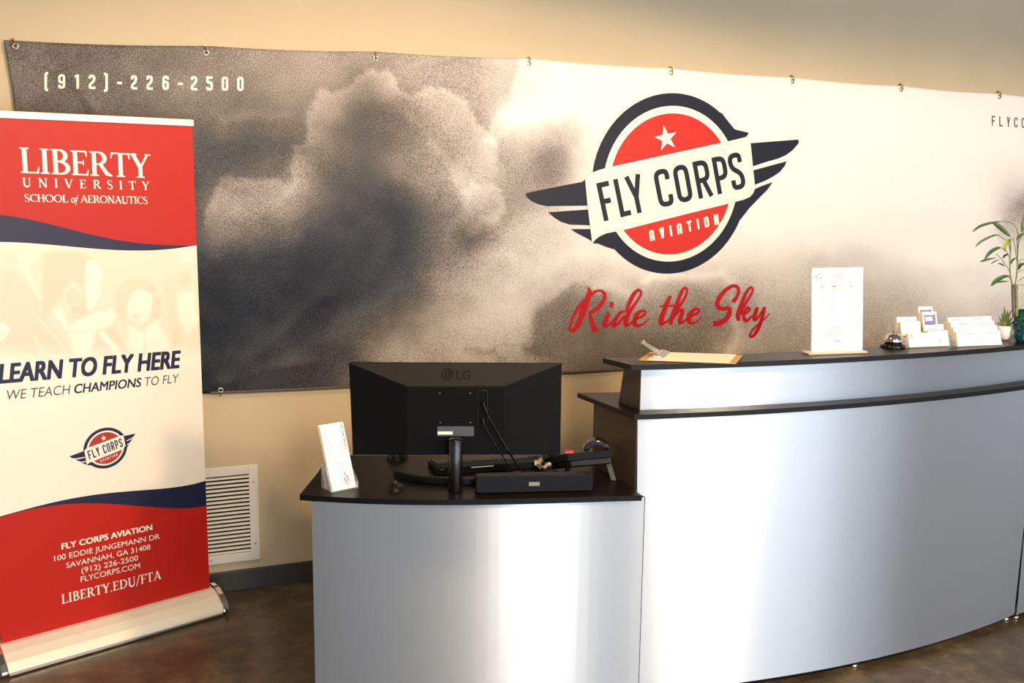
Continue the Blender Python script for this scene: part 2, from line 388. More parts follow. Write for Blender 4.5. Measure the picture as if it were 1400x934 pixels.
def poly_fill(mb, pts, mp, lift, mi=0):
    """flat filled outline (any shape), triangulated"""
    bm = bmesh.new(); vv = [bm.verts.new((p[0], p[1], 0)) for p in pts]; bm.faces.new(vv)
    bmesh.ops.triangulate(bm, faces=bm.faces[:]); bm.verts.index_update()
    V = [mp(v.co.x, v.co.y, lift) for v in bm.verts]; F = [tuple(v.index for v in f.verts) for f in bm.faces]; bm.free()
    a, b_, c = [np.asarray(V[i]) for i in F[0]]
    mb.add(V, F, mi)

# ------------------------------------------------------------------ the room
X0, X1, ZC = -3.4, 8.6, 3.6
def room():
    f = MB(); f.box(X0, X1, FY, .0, -.1, 0); struct(f.build('floor', 'concrete_floor'))
    f = MB(); f.box(X0, X1, FY, .0, ZC, ZC+.1); struct(f.build('ceiling', 'ceiling_paint'))
    f = MB(); f.box(X0, X1, 0, .12, -.1, ZC+.1); struct(f.build('wall_back', 'wall_paint'))
    f = MB(); f.box(X0-.12, X0, FY, .12, -.1, ZC+.1); struct(f.build('wall_left', 'interior_paint'))
    f = MB(); y0, y1, z0, z1 = SIDE_FILL_OPENING; f.box(X1, X1+.12, FY, y0, -.1, ZC+.1); f.box(X1, X1+.12, y1, .12, -.1, ZC+.1); f.box(X1, X1+.12, y0, y1, -.1, z0); f.box(X1, X1+.12, y0, y1, z1, ZC+.1); struct(f.build('wall_right', 'interior_paint'))
    f = MB(); xs = [X0]+[v for q in WINDOWS for v in q[:2]]+[X1]
    for a, b_ in zip(xs[0::2], xs[1::2]): f.box(a, b_, FY-.12, FY, -.1, ZC+.1)
    for (x0, x1, z0, z1, pw) in WINDOWS: f.box(x0, x1, FY-.12, FY, -.1, z0); f.box(x0, x1, FY-.12, FY, z1, ZC+.1)
    struct(f.build('wall_front', 'interior_paint'))
    for i, (x0, x1, z0, z1, pw) in enumerate(WINDOWS):
        f = MB()
        for a, b_, c, d in ((x0, x0+.05, z0, z1), (x1-.05, x1, z0, z1), (x0+.05, x1-.05, z0, z0+.05), (x0+.05, x1-.05, z1-.05, z1)): f.box(a, b_, FY-.09, FY-.03, c, d)
        struct(f.build('window_%d' % (i+1), 'alu'))
    f = MB(); f.box(X0, X1, -.012, 0, 0, .085); struct(f.build('baseboard_back', 'rubber_base', bevel=.003))
room()

# ------------------------------------------------------------------ the printed banner on the wall
BY = -.014
def wall(px, py): return hit(px, py, (0, BY, 0), (0, 1, 0))
GY = [75, 120, 160, 200, 240, 280, 320, 360, 400, 440, 480, 520]
G = [[125, 120, 118, 120, 125, 130, 140, 150, 158, 160, 165, 172, 178, 185, 225]+[243]*14,
 [125, 122, 115, 115, 125, 133, 135, 140, 155, 152, 150, 165, 172, 180, 215]+[243]+[245]*13,
 [115, 110, 110, 115, 118, 120, 122, 118, 130, 145, 112, 125, 168, 178, 240, 243, 240]+[245]*12,
 [105]*5+[100, 100, 95, 112, 130, 108, 132, 155, 172, 205, 172, 225, 245]+[245]*11,
 [95]*5+[92, 112, 120, 148, 108, 95, 118, 150, 188, 168, 160, 225, 242]+[244]*9+[240, 225],
 [85]*5+[80, 150, 152, 145, 95, 75, 75, 122, 158, 160, 192, 230, 240]+[242]*9+[236, 188],
 [80]*5+[82, 125, 105, 85, 75, 70, 68, 115, 110, 190, 200, 230, 238]+[240]*4+[236, 236, 238, 238, 238, 234, 210],
 [70]*5+[68, 70, 65, 60, 62, 62, 75, 120, 165, 195, 205, 215, 232, 235, 232, 225, 218, 215, 212, 222, 235, 240, 238, 230],
 [60]*5+[55, 56, 58, 55, 62, 75, 100, 140, 175, 195, 182, 168, 188, 178, 160, 165, 188, 190, 185, 190, 205, 225, 225, 215],
 [55]*5+[50, 50, 62, 70, 78, 95, 125, 165, 180, 185, 148, 135, 135, 140, 140, 150, 182, 175, 178, 182, 190, 197, 195, 190],
 [55]*5+[50, 60, 75, 80, 85, 120, 165, 175, 180, 165, 140, 125, 120, 120, 130, 168, 176, 165, 162, 165, 170, 175, 175, 175],
 [50]*5+[50, 60, 75, 75, 90, 130, 165, 172, 172, 165, 140, 125, 120, 118, 130, 165, 170, 160, 160, 160, 165, 170, 170, 170]]
G = np.array(G, float); G[8:, 13:] += np.array([5, 10, 12, 10])[:, None]
GX = np.arange(29)*50.
def crw(t): return np.stack([-.5*t+t*t-.5*t**3, 1-2.5*t*t+1.5*t**3, .5*t+2*t*t-1.5*t**3, -.5*t*t+.5*t**3])
def sample(x, y):
    fx = np.clip(x/50., 0, 27.999); fy = np.clip(np.interp(y, GY, np.arange(12)), 0, 10.999)
    ix, iy = fx.astype(int), fy.astype(int); wx, wy = crw(fx-ix), crw(fy-iy); out = 0
    for a in range(4):
        for b_ in range(4): out = out+wy[a]*wx[b_]*G[np.clip(iy+a-1, 0, 11), np.clip(ix+b_-1, 0, 28)]
    return out
RS = np.random.RandomState(3); LAT = [RS.rand(97, 97) for _ in range(8)]
def vnoise(x, y, k):
    L_ = LAT[k % 8]; ix, iy = np.floor(x).astype(int), np.floor(y).astype(int); fx, fy = x-ix, y-iy
    fx, fy = fx*fx*(3-2*fx), fy*fy*(3-2*fy); g = lambda a, b_: L_[a % 97, b_ % 97]
    return (g(ix, iy)*(1-fx)+g(ix+1, iy)*fx)*(1-fy)+(g(ix, iy+1)*(1-fx)+g(ix+1, iy+1)*fx)*fy
def fbm(x, y, s, k=0, o=4):
    v, a, t = 0, 1, 0
    for i in range(o): v = v+a*vnoise(x/s*2**i+7.3*i, y/s*2**i+3.1*i, k+i); t += a; a *= .55
    return v/t*2-1
def seg_d(x, y, pts):
    """distance to a polyline and how far along it"""
    best = np.full(x.shape, 1e9)
    for (ax, ay), (bx, by) in zip(pts, pts[1:]):
        l2 = (bx-ax)**2+(by-ay)**2; t = np.clip(((x-ax)*(bx-ax)+(y-ay)*(by-ay))/l2, 0, 1)
        best = np.minimum(best, np.hypot(x-ax-t*(bx-ax), y-ay-t*(by-ay)))
    return best
def sdist(x, y, pts):
    """signed distance to an open line (positive on its right-hand side going along it) and a fade past its ends"""
    best = np.full(x.shape, 1e9); sg = np.ones(x.shape); fade = np.ones(x.shape); n = len(pts)-1
    for i, ((ax, ay), (bx, by)) in enumerate(zip(pts, pts[1:])):
        ux, uy = bx-ax, by-ay; l = math.hypot(ux, uy); tr = ((x-ax)*ux+(y-ay)*uy)/l**2; t = np.clip(tr, 0, 1)
        d = np.hypot(x-ax-t*ux, y-ay-t*uy); m_ = d < best
        cr = ux*(y-ay)-uy*(x-ax); best = np.where(m_, d, best); sg = np.where(m_, np.sign(cr), sg)
        f = np.ones(x.shape)
        if i == 0: f = np.where(tr < 0, np.exp(-(tr*l/9)**2), f)
        if i == n-1: f = np.where(tr > 1, np.exp(-((tr-1)*l/9)**2), f)
        fade = np.where(m_, f, fade)
    return best*sg, fade
def full(pts): return [(260+p[0]/1.898, 55+p[1]/1.898) for p in pts]
# cloud edges: (line, rim gain, rim depth, outside loss, outside depth, crispness)
EDGES = [(full([(40, 470), (58, 410), (70, 380), (95, 364), (130, 360), (160, 369), (190, 358), (225, 364), (250, 384), (275, 368), (266, 330), (275, 280), (300, 255), (316, 190), (335, 140), (365, 135), (400, 120), (425, 96), (475, 76), (510, 85), (545, 110), (572, 148), (600, 131), (650, 130), (700, 146), (722, 182), (735, 215), (760, 245), (785, 262), (792, 310)]), 34, 13, 13, 22, 3),
 (full([(300, 255), (330, 235), (350, 200), (370, 170), (400, 150), (440, 120)]), 10, 14, 0, 10, 5),
 (full([(842, 55), (838, 110), (820, 155), (790, 180), (772, 215), (760, 250)]), -26, 18, -10, 20, 3),
 (full([(800, 320), (808, 262), (850, 230), (900, 214), (950, 210), (985, 194), (1012, 214), (1006, 260), (982, 290), (1002, 335)]), -24, 34, -8, 16, 8),
 (full([(655, 500), (692, 455), (702, 412), (682, 380), (652, 310), (600, 250), (560, 200)])[::-1], 0, 10, -26, 16, 4),
 (full([(700, 400), (745, 372), (790, 384), (812, 412), (806, 450), (772, 480), (735, 505)]), 30, 16, 6, 18, 3),
 (full([(870, 800), (888, 722), (920, 690), (960, 660), (1000, 640), (1080, 650)]), -34, 50, -16, 22, 5),
 (full([(720, 800), (770, 800), (810, 815)]), -40, 8, 0, 5, 3),
 ([(1110, 355), (1180, 345), (1250, 365), (1300, 372), (1345, 362)], -12, 20, -4, 20, 10),
 ([(1365, 318), (1368, 296), (1385, 280), (1402, 268), (1430, 262)], -34, 40, -4, 10, 6)]
RIMS = [([(640, 352), (690, 345), (740, 380), (770, 350), (800, 345)], 12, 10), ([(880, 385), (895, 376), (940, 382), (985, 372), (1003, 386)], 7, 26), ([(1003, 410), (1008, 450), (998, 490)], 7, 30), ([(790, 396), (830, 390), (860, 402)], 8, 20),
        ([(290, 330), (340, 318), (400, 322)], 14, 14), ([(505, 180), (540, 230), (580, 260)], 16, 10), ([(560, 140), (600, 190), (640, 230)], 14, -12), ([(590, 380), (650, 400), (720, 440)], 12, 10), ([(490, 112), (505, 140), (480, 175), (520, 200)], 20, -16), ([(440, 165), (470, 190)], 16, -12), ([(300, 160), (360, 155), (400, 158)], 6, 14), ([(290, 200), (350, 205)], 12, -10)]
def cloud(px, py):
    wx = px+10*fbm(px, py, 46, 0)+5*fbm(px, py, 14, 2); wy = py+9*fbm(px, py, 46, 3)+5*fbm(px, py, 14, 5)
    v = sample(wx, wy); live = np.clip((243-v)/50, .0, 1)
    v = v+live*(fbm(px, py, 44, 1, 5)*13+fbm(px*.9+py*.5, py*.8-px*.2, 20, 4, 4)*8)
    puff = 8*(1-2*np.abs(fbm(px, py, 30, 3, 3)))+3.5*(1-2*np.abs(fbm(px, py, 11, 6, 2)))-4
    for pts, gi, si, go, so, w_ in EDGES:
        sd, fade = sdist(px, py, pts); sd = sd+puff; k = 1/(1+np.exp(-np.clip(sd/w_*2, -30, 30)))
        v = v+fade*(gi*np.exp(-np.maximum(sd, 0)/si)*k-go*np.exp(np.minimum(sd, 0)/so)*(1-k))
    for pts, s, a in RIMS:
        d = seg_d(px+7*fbm(px, py, 20, 4), py+7*fbm(px, py, 20, 6), pts); v = v+a*np.exp(-(d/s)**2)
    return np.clip(v, 28, 246)
def top_z(x):
    gx = [.0, .649, 1.289, 1.943, 2.619, 3.263, 3.9, 4.533, 5.17, 5.8]; gz = [2.101, 2.119, 2.133, 2.140, 2.133, 2.123, 2.111, 2.099, 2.088, 2.078]
    x = np.asarray(x, float); sag = .006*np.abs(np.sin(PI*np.interp(x, gx, np.arange(10))))
    return np.interp(x, gx, gz)+.010-sag
def bot_z(x): return np.interp(x, [0, .658, 1.168, 2.131, 5.8], [.835, .818, .811, .809, .80])+.003*np.sin(np.asarray(x)*4.6)
def left_x(z): return np.interp(z, [.8, 1.95, 2.11], [.06, -.008, -.024])
def cloth_y(x, z):
    """how far the vinyl stands off the wall: slack folds low on the left, faint ripples on the right"""
    px, py = (lambda q: q)(see_many(x, z)); y = 0.
    def fold(pts, s, a): return a*np.exp(-(seg_d(px, py, pts)/s)**2)
    y = y+fold([(300, 530), (350, 490), (440, 405)], 11, .005)+fold([(318, 520), (380, 492), (450, 452), (470, 410)], 12, -.004)+fold([(365, 470), (400, 440)], 12, .003)
    y = y+fold([(303, 527), (360, 505), (430, 495)], 8, .005)+fold([(470, 470), (500, 430), (540, 400)], 18, .005)+fold([(690, 330), (760, 300)], 16, .003)
    y = y+fold([(22, 66), (60, 88), (105, 112), (128, 150)], 8, .007)
    right = np.clip((px-1090)/160, 0, 1)*np.clip((py-170)/120, 0, 1); y = y+right*.0035*fbm(px*.55+py*.9, py*.55-px*.25, 60, 2, 3)
    low = np.clip((py-330)/120, 0, 1)*np.clip((720-px)/200, 0, 1); y = y+low*.006*fbm(px*.5+py*.8, py*.6-px*.5, 60, 5, 3)
    y = y+.0012*fbm(px, py, 120, 6, 2)
    return -y
def see_many(x, z):
    q = np.stack([x-CAM[0], np.full_like(x, BY-CAM[1]), z-CAM[2]], -1); d = q @ CF
    return 700+FPX*(q @ CR)/d, 467-FPX*(q @ CU)/d
def on_banner(lift):
    def f(x, z, l=0.):
        y = float(cloth_y(np.array([x], float), np.array([z], float))[0]); return np.array([x, BY+y-lift-l, z])
    return f
# vinyl: printed colour per vertex, print grain from a fine noise
m = mat('banner_vinyl', (1, 1, 1, 1), .45, spec=.16)
N, L, b = nodes(m)
at = N.new('ShaderNodeAttribute'); at.attribute_name = 'print'
tc = N.new('ShaderNodeTexCoord'); nz = N.new('ShaderNodeTexNoise'); nz.inputs['Scale'].default_value = 230; nz.inputs['Detail'].default_value = 1.5; nz.inputs['Roughness'].default_value = .7
L.new(tc.outputs['Object'], nz.inputs['Vector'])
mr = N.new('ShaderNodeMapRange'); mr.inputs['From Min'].default_value = .3; mr.inputs['From Max'].default_value = .7; mr.inputs['To Min'].default_value = .35; mr.inputs['To Max'].default_value = 1.65
L.new(nz.outputs[0], mr.inputs[0])
mix = N.new('ShaderNodeVectorMath'); mix.operation = 'SCALE'; L.new(at.outputs['Color'], mix.inputs[0]); L.new(mr.outputs[0], mix.inputs['Scale'])
mm = N.new('ShaderNodeMix'); mm.data_type = 'RGBA'; L.new(at.outputs['Alpha'], mm.inputs[0]); L.new(at.outputs['Color'], mm.inputs[6]); L.new(mix.outputs[0], mm.inputs[7])
L.new(mm.outputs[2], b.inputs['Base Color'])

def tone(v, px=None):
    ks = [30, 55, 85, 115, 150, 190, 220, 246]
    T = np.array([(14, 15, 20), (34, 37, 46), (68, 68, 73), (100, 93, 88), (144, 134, 128), (192, 184, 179), (221, 214, 208), (248, 244, 238)], float)
    return np.stack([np.interp(v, ks, T[:, i]) for i in range(3)], -1)/255.
banner = thing('wall_banner', (2.9, BY, .8), 'wide cloudy printed vinyl banner with winged round emblem, pinned to the wall', 'banner')
def build_banner():
    nx, nz_ = 500, 115; x = np.linspace(0, 1, nx); t = np.linspace(0, 1, nz_)
    Xg = np.zeros((nz_, nx)); Zg = np.zeros((nz_, nx))
    for j in range(nz_):
        zz = 2.1-(2.1-.81)*t[j]; xl = left_x(zz); xr = xl+(5.85-xl)*x**1.12
        Xg[j] = xr; Zg[j] = top_z(xr)*(1-t[j])+bot_z(xr)*t[j]
    px, py = see_many(Xg.ravel(), Zg.ravel()); py2 = py
    Yg = BY+cloth_y(Xg.ravel(), Zg.ravel())
    v = cloud(np.clip(px, 0, 1425), np.clip(py2, 60, 540)); c = tone(v)
    c = np.where(c <= .04045, c/12.92, ((c+.055)/1.055)**2.4)
    a = np.clip((238-v)/90, 0, 1)
    b_ = MB(); b_.sheet([[(Xg[j, i], Yg[j*nx+i], Zg[j, i]) for i in range(nx)] for j in range(nz_)])
    o = b_.build('printed_vinyl', 'banner_vinyl', banner)
    at_ = o.data.color_attributes.new('print', 'FLOAT_COLOR', 'POINT')
    at_.data.foreach_set('color', np.concatenate([c, a[:, None]], 1).ravel())
    o.modifiers.new('thickness', 'SOLIDIFY').thickness = .0009
    o.modifiers['thickness'].offset = -1
    # hems along the top and the foot
    h = MB(); xs = np.linspace(.62, 5.8, 160); 
    h.tube([(q, BY-.004, float(bot_z(q))+.004) for q in xs], .0055, 6); h.build('bottom_hem', 'print_brown', banner)
    # emblem
    eb = banner
    W2 = lambda p: (lambda q: (q[0], q[2]))(wall(*p))
    ot, ob = W2((914.5, 127.1)), W2((922, 373.9)); cx, cz = (ot[0]+ob[0])/2, (ot[1]+ob[1])/2; R0 = (ot[1]-ob[1])/2
    Rc = (W2((915.4, 144.5))[1]-W2((922, 356.5))[1])/2; Rr_ = (W2((916, 154.1))[1]-W2((922, 346.9))[1])/2
    circ = lambda R, n=96: [(cx+R*math.cos(2*PI*i/n), cz+R*math.sin(2*PI*i/n)) for i in range(n)]
    fl = lambda x, z, l=0.: np.array([x, BY-.0042-l, z])
    def px_poly(pts, o=(0, 0), s=1.): return [W2((o[0]+p[0]/s, o[1]+p[1]/s)) for p in pts]
    s9 = 1400/150.
    wings = [px_poly([(82, 435), (85, 412), (300, 365), (600, 305), (790, 270), (850, 232), (880, 570), (350, 577), (250, 556), (150, 510), (102, 468)], (710, 220), s9),
             px_poly([(360, 655), (890, 619), (905, 822), (640, 812), (530, 780), (440, 725)], (710, 220), s9),
             px_poly([(0, 217), (262, 216), (280, 374), (150, 305), (60, 258)], (780, 290), s9),
             px_poly([(280, 398), (310, 350), (370, 305), (450, 270), (640, 230), (760, 400), (800, 620), (628, 487), (520, 466), (430, 437), (350, 402)], (780, 290), s9),
             px_poly([(330, -60), (430, 70), (500, 155), (560, 172), (680, 200), (670, 228), (640, 258), (560, 285), (430, 312), (230, 60)], (950, 160), s9),
             px_poly([(690, 336), (1310, 288), (1322, 315), (1310, 345), (1240, 425), (1160, 485), (1060, 530), (900, 575), (715, 637)], (950, 160), s9),
             px_poly([(720, 685), (1165, 565), (1140, 625), (1080, 700), (1000, 755), (900, 810), (745, 872)], (950, 160), s9),
             [W2(p) for p in [(1024, 262), (1040, 254.5), (1055.5, 249.1), (1049, 259), (1036, 272), (1023.5, 285), (1012, 300), (1000, 290), (1008, 276)]]]
    em = MB()
    for q in wings: poly_fill(em, q, fl, 0)
    em.build('emblem_wings', 'print_navy', eb)
    e2 = MB(); n = 96
    e2.sheet([[fl(*p, .0003) for p in circ(R0)+circ(R0)[:1]], [fl(*p, .0003) for p in circ(Rc)+circ(Rc)[:1]]]); e2.build('emblem_ring', 'print_navy', eb)
    e3 = MB(); poly_fill(e3, circ(Rc*1.004), fl, .0006); e3.build('emblem_border', 'print_cream', eb)
    e4 = MB(); poly_fill(e4, circ(Rr_), fl, .0009); e4.build('emblem_disc', 'print_red', eb)
    st = [W2(p) for p in [(906.4, 170.9), (924, 180.5), (922.2, 201.8), (903, 205.4), (893.5, 187.4)]]
    sc = np.mean(np.array(st), 0); star = []
    for i in range(5):
        star.append(st[i]); star.append(tuple(sc+(np.array(st[i])+np.array(st[(i+1) % 5])-2*sc)/2*.47))
    e5 = MB(); poly_fill(e5, star, fl, .0012); e5.build('emblem_star', 'print_cream', eb)
    rib = [(799.4, 247), (800.6, 243), (804, 239.3), (808.6, 236), (817, 232.9), (826.2, 230.2), (836.6, 227.6), (987.3, 194.8), (1003, 191.4), (1018, 187.6), (1022.5, 188.5), (1025.3, 196), (1028.4, 227.5), (1031, 252.5), (1031.3, 258), (1029, 264), (1024, 269.5), (1016, 273), (1002, 276.6), (930, 294.5), (857.2, 313), (846.4, 315.5), (828, 319), (819, 323), (813, 327.7), (810, 331.8), (808.6, 330), (806.5, 313), (805.9, 307.9), (802.6, 281)]
    e6 = MB(); poly_fill(e6, [W2(p) for p in rib], fl, .0015); e6.build('emblem_ribbon', 'print_cream', eb)
    # lettering on the ribbon
    w3 = lambda x, y: np.array([W2((x, y))[0], 0, W2((x, y))[1]])
    O = w3(825, 302.7); U = w3(1018, 257.2)-O; V = w3(814.1, 250.7)-O
    mb = MB(); k = 0
    ul = np.linalg.norm(U); vl = np.linalg.norm(V)
    for ch, a0, a1 in (('F', 825, 841.5), ('L', 847.8, 862.5), ('Y', 862.5, 884.5), ('C', 901, 921.5), ('O', 927, 947.5), ('R', 954.5, 974.5), ('P', 980.5, 998.5), ('S', 1001, 1019.5)):
        wd = lambda p: np.linalg.norm(w3(p, 302.7-(p-825)*.2357)-O)/vl
        x0, x1 = wd(a0), wd(a1); t = .135
        S = [([(p[0]+x0, p[1]) for p in pts], ws) for pts, ws in cond(ch, x1-x0, t)]
        Uh = U/ul*vl
        k = strokes_mesh(mb, S, lambda x, y, l: fl(*(lambda q: (q[0], q[2]))(O+Uh*x+V*y), .0018+l), k0=k)
    mb.build('emblem_name_lettering', 'print_navy', eb)
    O2 = w3(888.2, 329.9); U2 = w3(982.5, 306.6)-O2; V2 = w3(886, 315.2)-O2
    S, wd2 = text_strokes('AVIATION', 'cond', .19, .46, .52); mb = MB(); Uh2 = U2/wd2
    strokes_mesh(mb, S, lambda x, y, l: fl(*(lambda q: (q[0], q[2]))(O2+Uh2*x+V2*y), .0012+l)); mb.build('emblem_sub_lettering', 'print_cream', eb)
    # phone number top left, web address top right
    ob_ = on_banner(.0022)
    mb = MB(); k = 0; pos = [('(', 61, 69), ('9', 79.4, 89.3), ('1', 101, 109.5), ('2', 121, 130.5), (')', 141, 150), ('-', 160, 169), ('2', 178.8, 187.6), ('2', 200, 209), ('6', 221.8, 231), ('-', 243, 252.5), ('2', 260.7, 269.6), ('5', 281.8, 291), ('0', 302.8, 312), ('0', 324, 333)]
    for ch, a0, a1 in pos:
        y = 121.2+(a0-79)*.0135; o3 = w3(a0, y); u3 = w3(a1, y+.1)-o3; v3 = w3(a0, y-19.6)-o3; wl = np.linalg.norm(u3)/np.linalg.norm(v3)
        S = cond(ch, wl, .17); uh = u3/wl
        k = strokes_mesh(mb, S, lambda x, y_, l: ob_(*(lambda q: (q[0], q[2]))(o3+uh*x+v3*y_), l), k0=k)
    mb.build('phone_lettering', 'print_cream', banner)
    mb = MB(); k = 0
    for i, ch in enumerate('FLYCORPS.COM'):
        a0 = 1355.6+10.25*i-.02*i*i; y = 172+.68*i; o3 = w3(a0, y); u3 = w3(a0+4.6, y+.3)-o3; v3 = w3(a0, y-13.6)-o3; wl = np.linalg.norm(u3)/np.linalg.norm(v3)
        S = cond(ch, wl, .13); uh = u3/wl
        k = strokes_mesh(mb, S, lambda x, y_, l: ob_(*(lambda q: (q[0], q[2]))(o3+uh*x+v3*y_), l), k0=k)
    mb.build('web_lettering', 'print_brown', banner)
    # the slogan in brush script
    A = [[(310, 112, 14), (335, 175, 55), (312, 265, 74), (268, 390, 80), (215, 530, 72), (170, 620, 64), (122, 678, 44), (84, 655, 40), (86, 610, 30), (130, 490, 40), (200, 372, 52), (262, 305, 52), (300, 262, 30)],
         [(345, 222, 44), (400, 178, 36), (460, 162, 32), (510, 180, 38), (530, 232, 46), (500, 310, 50), (430, 390, 56), (350, 440, 50), (322, 446, 26)],
         [(338, 455, 40), (368, 570, 58), (416, 692, 82)],
         [(578, 442, 40), (545, 540, 62), (524, 592, 66), (545, 618, 40), (600, 582, 26), (650, 525, 22)], [(618, 308, 50), (612, 378, 52)],
         [(792, 430, 26), (730, 442, 40), (680, 505, 52), (640, 580, 62), (650, 612, 44), (710, 572, 34), (785, 478, 28)],
         [(800, 430, 32), (832, 340, 50), (890, 220, 56), (945, 160, 42), (982, 162, 32), (984, 215, 32), (930, 310, 36), (845, 430, 52), (800, 540, 66), (802, 606, 48), (850, 586, 30), (910, 530, 24)],
         [(905, 535, 26), (985, 500, 34), (1038, 462, 34), (1044, 428, 34), (1000, 422, 34), (942, 462, 58), (910, 545, 62), (922, 602, 54), (980, 606, 34), (1050, 560, 22), (1102, 515, 12)]]
    B = [[(72, 318, 14), (36, 365, 50), (-14, 490, 62), (-60, 622, 68), (-56, 682, 48), (-8, 660, 30), (66, 612, 20)], [(-82, 457, 22), (100, 443, 22)],
         [(62, 690, 50), (72, 620, 60), (98, 540, 58), (150, 400, 52), (200, 272, 44), (238, 222, 34), (270, 238, 28), (254, 322, 32), (190, 432, 36), (128, 530, 30)],
         [(96, 610, 26), (158, 522, 36), (205, 500, 42), (213, 530, 46), (184, 612, 56), (180, 668, 46), (232, 648, 28), (285, 598, 22)],
         [(278, 600, 26), (368, 562, 34), (418, 522, 32), (410, 492, 32), (362, 496, 42), (304, 562, 60), (292, 632, 58), (322, 674, 40), (392, 652, 26), (466, 582, 10)],
         [(856, 402, 60), (904, 332, 46), (928, 265, 40), (908, 208, 46), (850, 196, 46), (760, 250, 52), (690, 332, 58), (655, 412, 60), (672, 470, 56), (730, 488, 50), (790, 480, 56), (812, 522, 58), (780, 602, 62), (700, 662, 66), (604, 682, 66)],
         [(928, 642, 44), (920, 560, 62), (962, 430, 52), (1020, 290, 44), (1072, 218, 34), (1106, 228, 28), (1094, 290, 30), (1020, 410, 34), (956, 522, 28)],
         [(958, 562, 26), (1028, 484, 36), (1062, 476, 36), (1058, 510, 32), (990, 562, 40)], [(985, 560, 30), (1000, 618, 52), (1032, 640, 40), (1085, 592, 26), (1125, 555, 20)],
         [(1166, 468, 50), (1140, 550, 54), (1126, 610, 50), (1146, 626, 34), (1200, 562, 26), (1248, 478, 30)],
         [(1257, 462, 42), (1240, 545, 46), (1212, 650, 48), (1160, 772, 46), (1104, 840, 36), (1072, 836, 30), (1086, 785, 26), (1150, 710, 26), (1232, 640, 22), (1322, 545, 12)]]
    mb = MB(); k = 0; ob_ = on_banner(.002)
    for S, og in ((A, (770, 380)), (B, (910, 370))):
        for s in S:
            c_ = catmull(s, 7); k = strokes_mesh(mb, [([(q[0], q[1]) for q in c_], [q[2] for q in c_])], lambda x, y, l: ob_(*(lambda q: (q[0], q[2]))(wall(og[0]+x/s9, og[1]+y/s9)), l), k0=k)
    mb.build('slogan_lettering', 'print_script_red', banner)
build_banner()
GROM = [(.012, 2.092), (.649, 2.104), (1.289, 2.117), (1.943, 2.130), (2.619, 2.124), (3.263, 2.115), (3.9, 2.104), (4.533, 2.094), (.658, .832)]
HOOKLAB = ["banner's upper left corner", 'top edge above the phone number', 'top edge above the tall dark cloud', 'top edge just left of the round emblem', 'top edge straight above the round emblem', "top edge above the emblem's right wing", 'blank upper right of the banner', 'top edge above the web address', "banner's lower left edge, over the wall vent"]
def grommets_and_hooks():
    for i, (x, z) in enumerate(GROM):
        g = MB(); y = BY-.002+float(cloth_y(np.array([x]), np.array([z]))[0])
        ring = [(x+.0085*math.cos(a), y, z+.0085*math.sin(a)) for a in np.linspace(0, 2*PI, 21)]
        g.tube(ring, .0034, 6, cap=False); g.build('grommet', 'nickel', banner)
        up = 1 if i < 8 else -1; dx = -.008 if i == 0 else 0.
        h = thing('screw_hook', (x+dx, 0, z+up*.016), 'brass wall hook at the '+HOOKLAB[i], 'hook', 'screw hooks holding the banner')
        s = MB(); zc = z+up*.016
        s.tube([(x+dx, 0, zc+up*.008), (x+dx, -.012, zc+up*.008)], .0022, 6); s.tube([(x+dx, -.003, zc+up*.008), (x+dx, -.0045, zc+up*.008)], .006, 10); s.build('screw', 'brass', h)
        s = MB(); s.tube([(x+dx, -.012, zc+up*.008), (x+dx*.8, -.020, zc+up*.004), (x+dx*.4, -.027, zc-up*.004), (x, -.027, zc-up*.014), (x, -.020, zc-up*.0165)], .002, 6); s.build('hook', 'brass', h)
grommets_and_hooks()

# ------------------------------------------------------------------ wall vent
def vent():
    x0, x1, z0, z1 = .49, .792, .122, .518
    v = thing('wall_vent', (.64, 0, z0), 'white metal wall grille with horizontal louvres, low on the wall beside the roll-up stand', 'vent')
    f = MB(); b_ = .036
    for a, c, d, e_ in ((x0, x0+b_, z0, z1), (x1-b_, x1, z0, z1), (x0+b_, x1-b_, z0, z0+b_), (x0+b_, x1-b_, z1-b_, z1)): f.box(a, c, -.012, 0, d, e_)
    f.build('frame', 'vent_white', v, bevel=.002)
    f = MB(); f.box(x0+b_-.004, x1-b_+.004, -.003, -.001, z0+b_-.004, z1-b_+.004); f.build('backing', 'vent_dark', v)
    f = MB(); n = 20; h = (z1-z0-2*b_)/n
    for i in range(n):
        z = z0+b_+h*(i+.5); f.frame_box((x0+b_, -.011, z-.0052), (x1-x0-2*b_, 0, 0), (0, .0075, .0048), (0, .0008, .0024))
    f.build('louvres', 'vent_white', v)
    for x, z in ((x1-.018, z1-.07), (x1-.018, z0+.07), (.60, z1-.018), (.60, z0+.018)):
        f = MB(); f.lathe([(0, .0), (.004, 0)], (x, 0, z), 8); f.v = [(p[0], -.0135, z+(p[1])) for p in f.v]
        f = MB(); f.tube([(x, -.011, z), (x, -.0145, z)], .0045, 10); f.build('screw', 'alu', v)
vent()

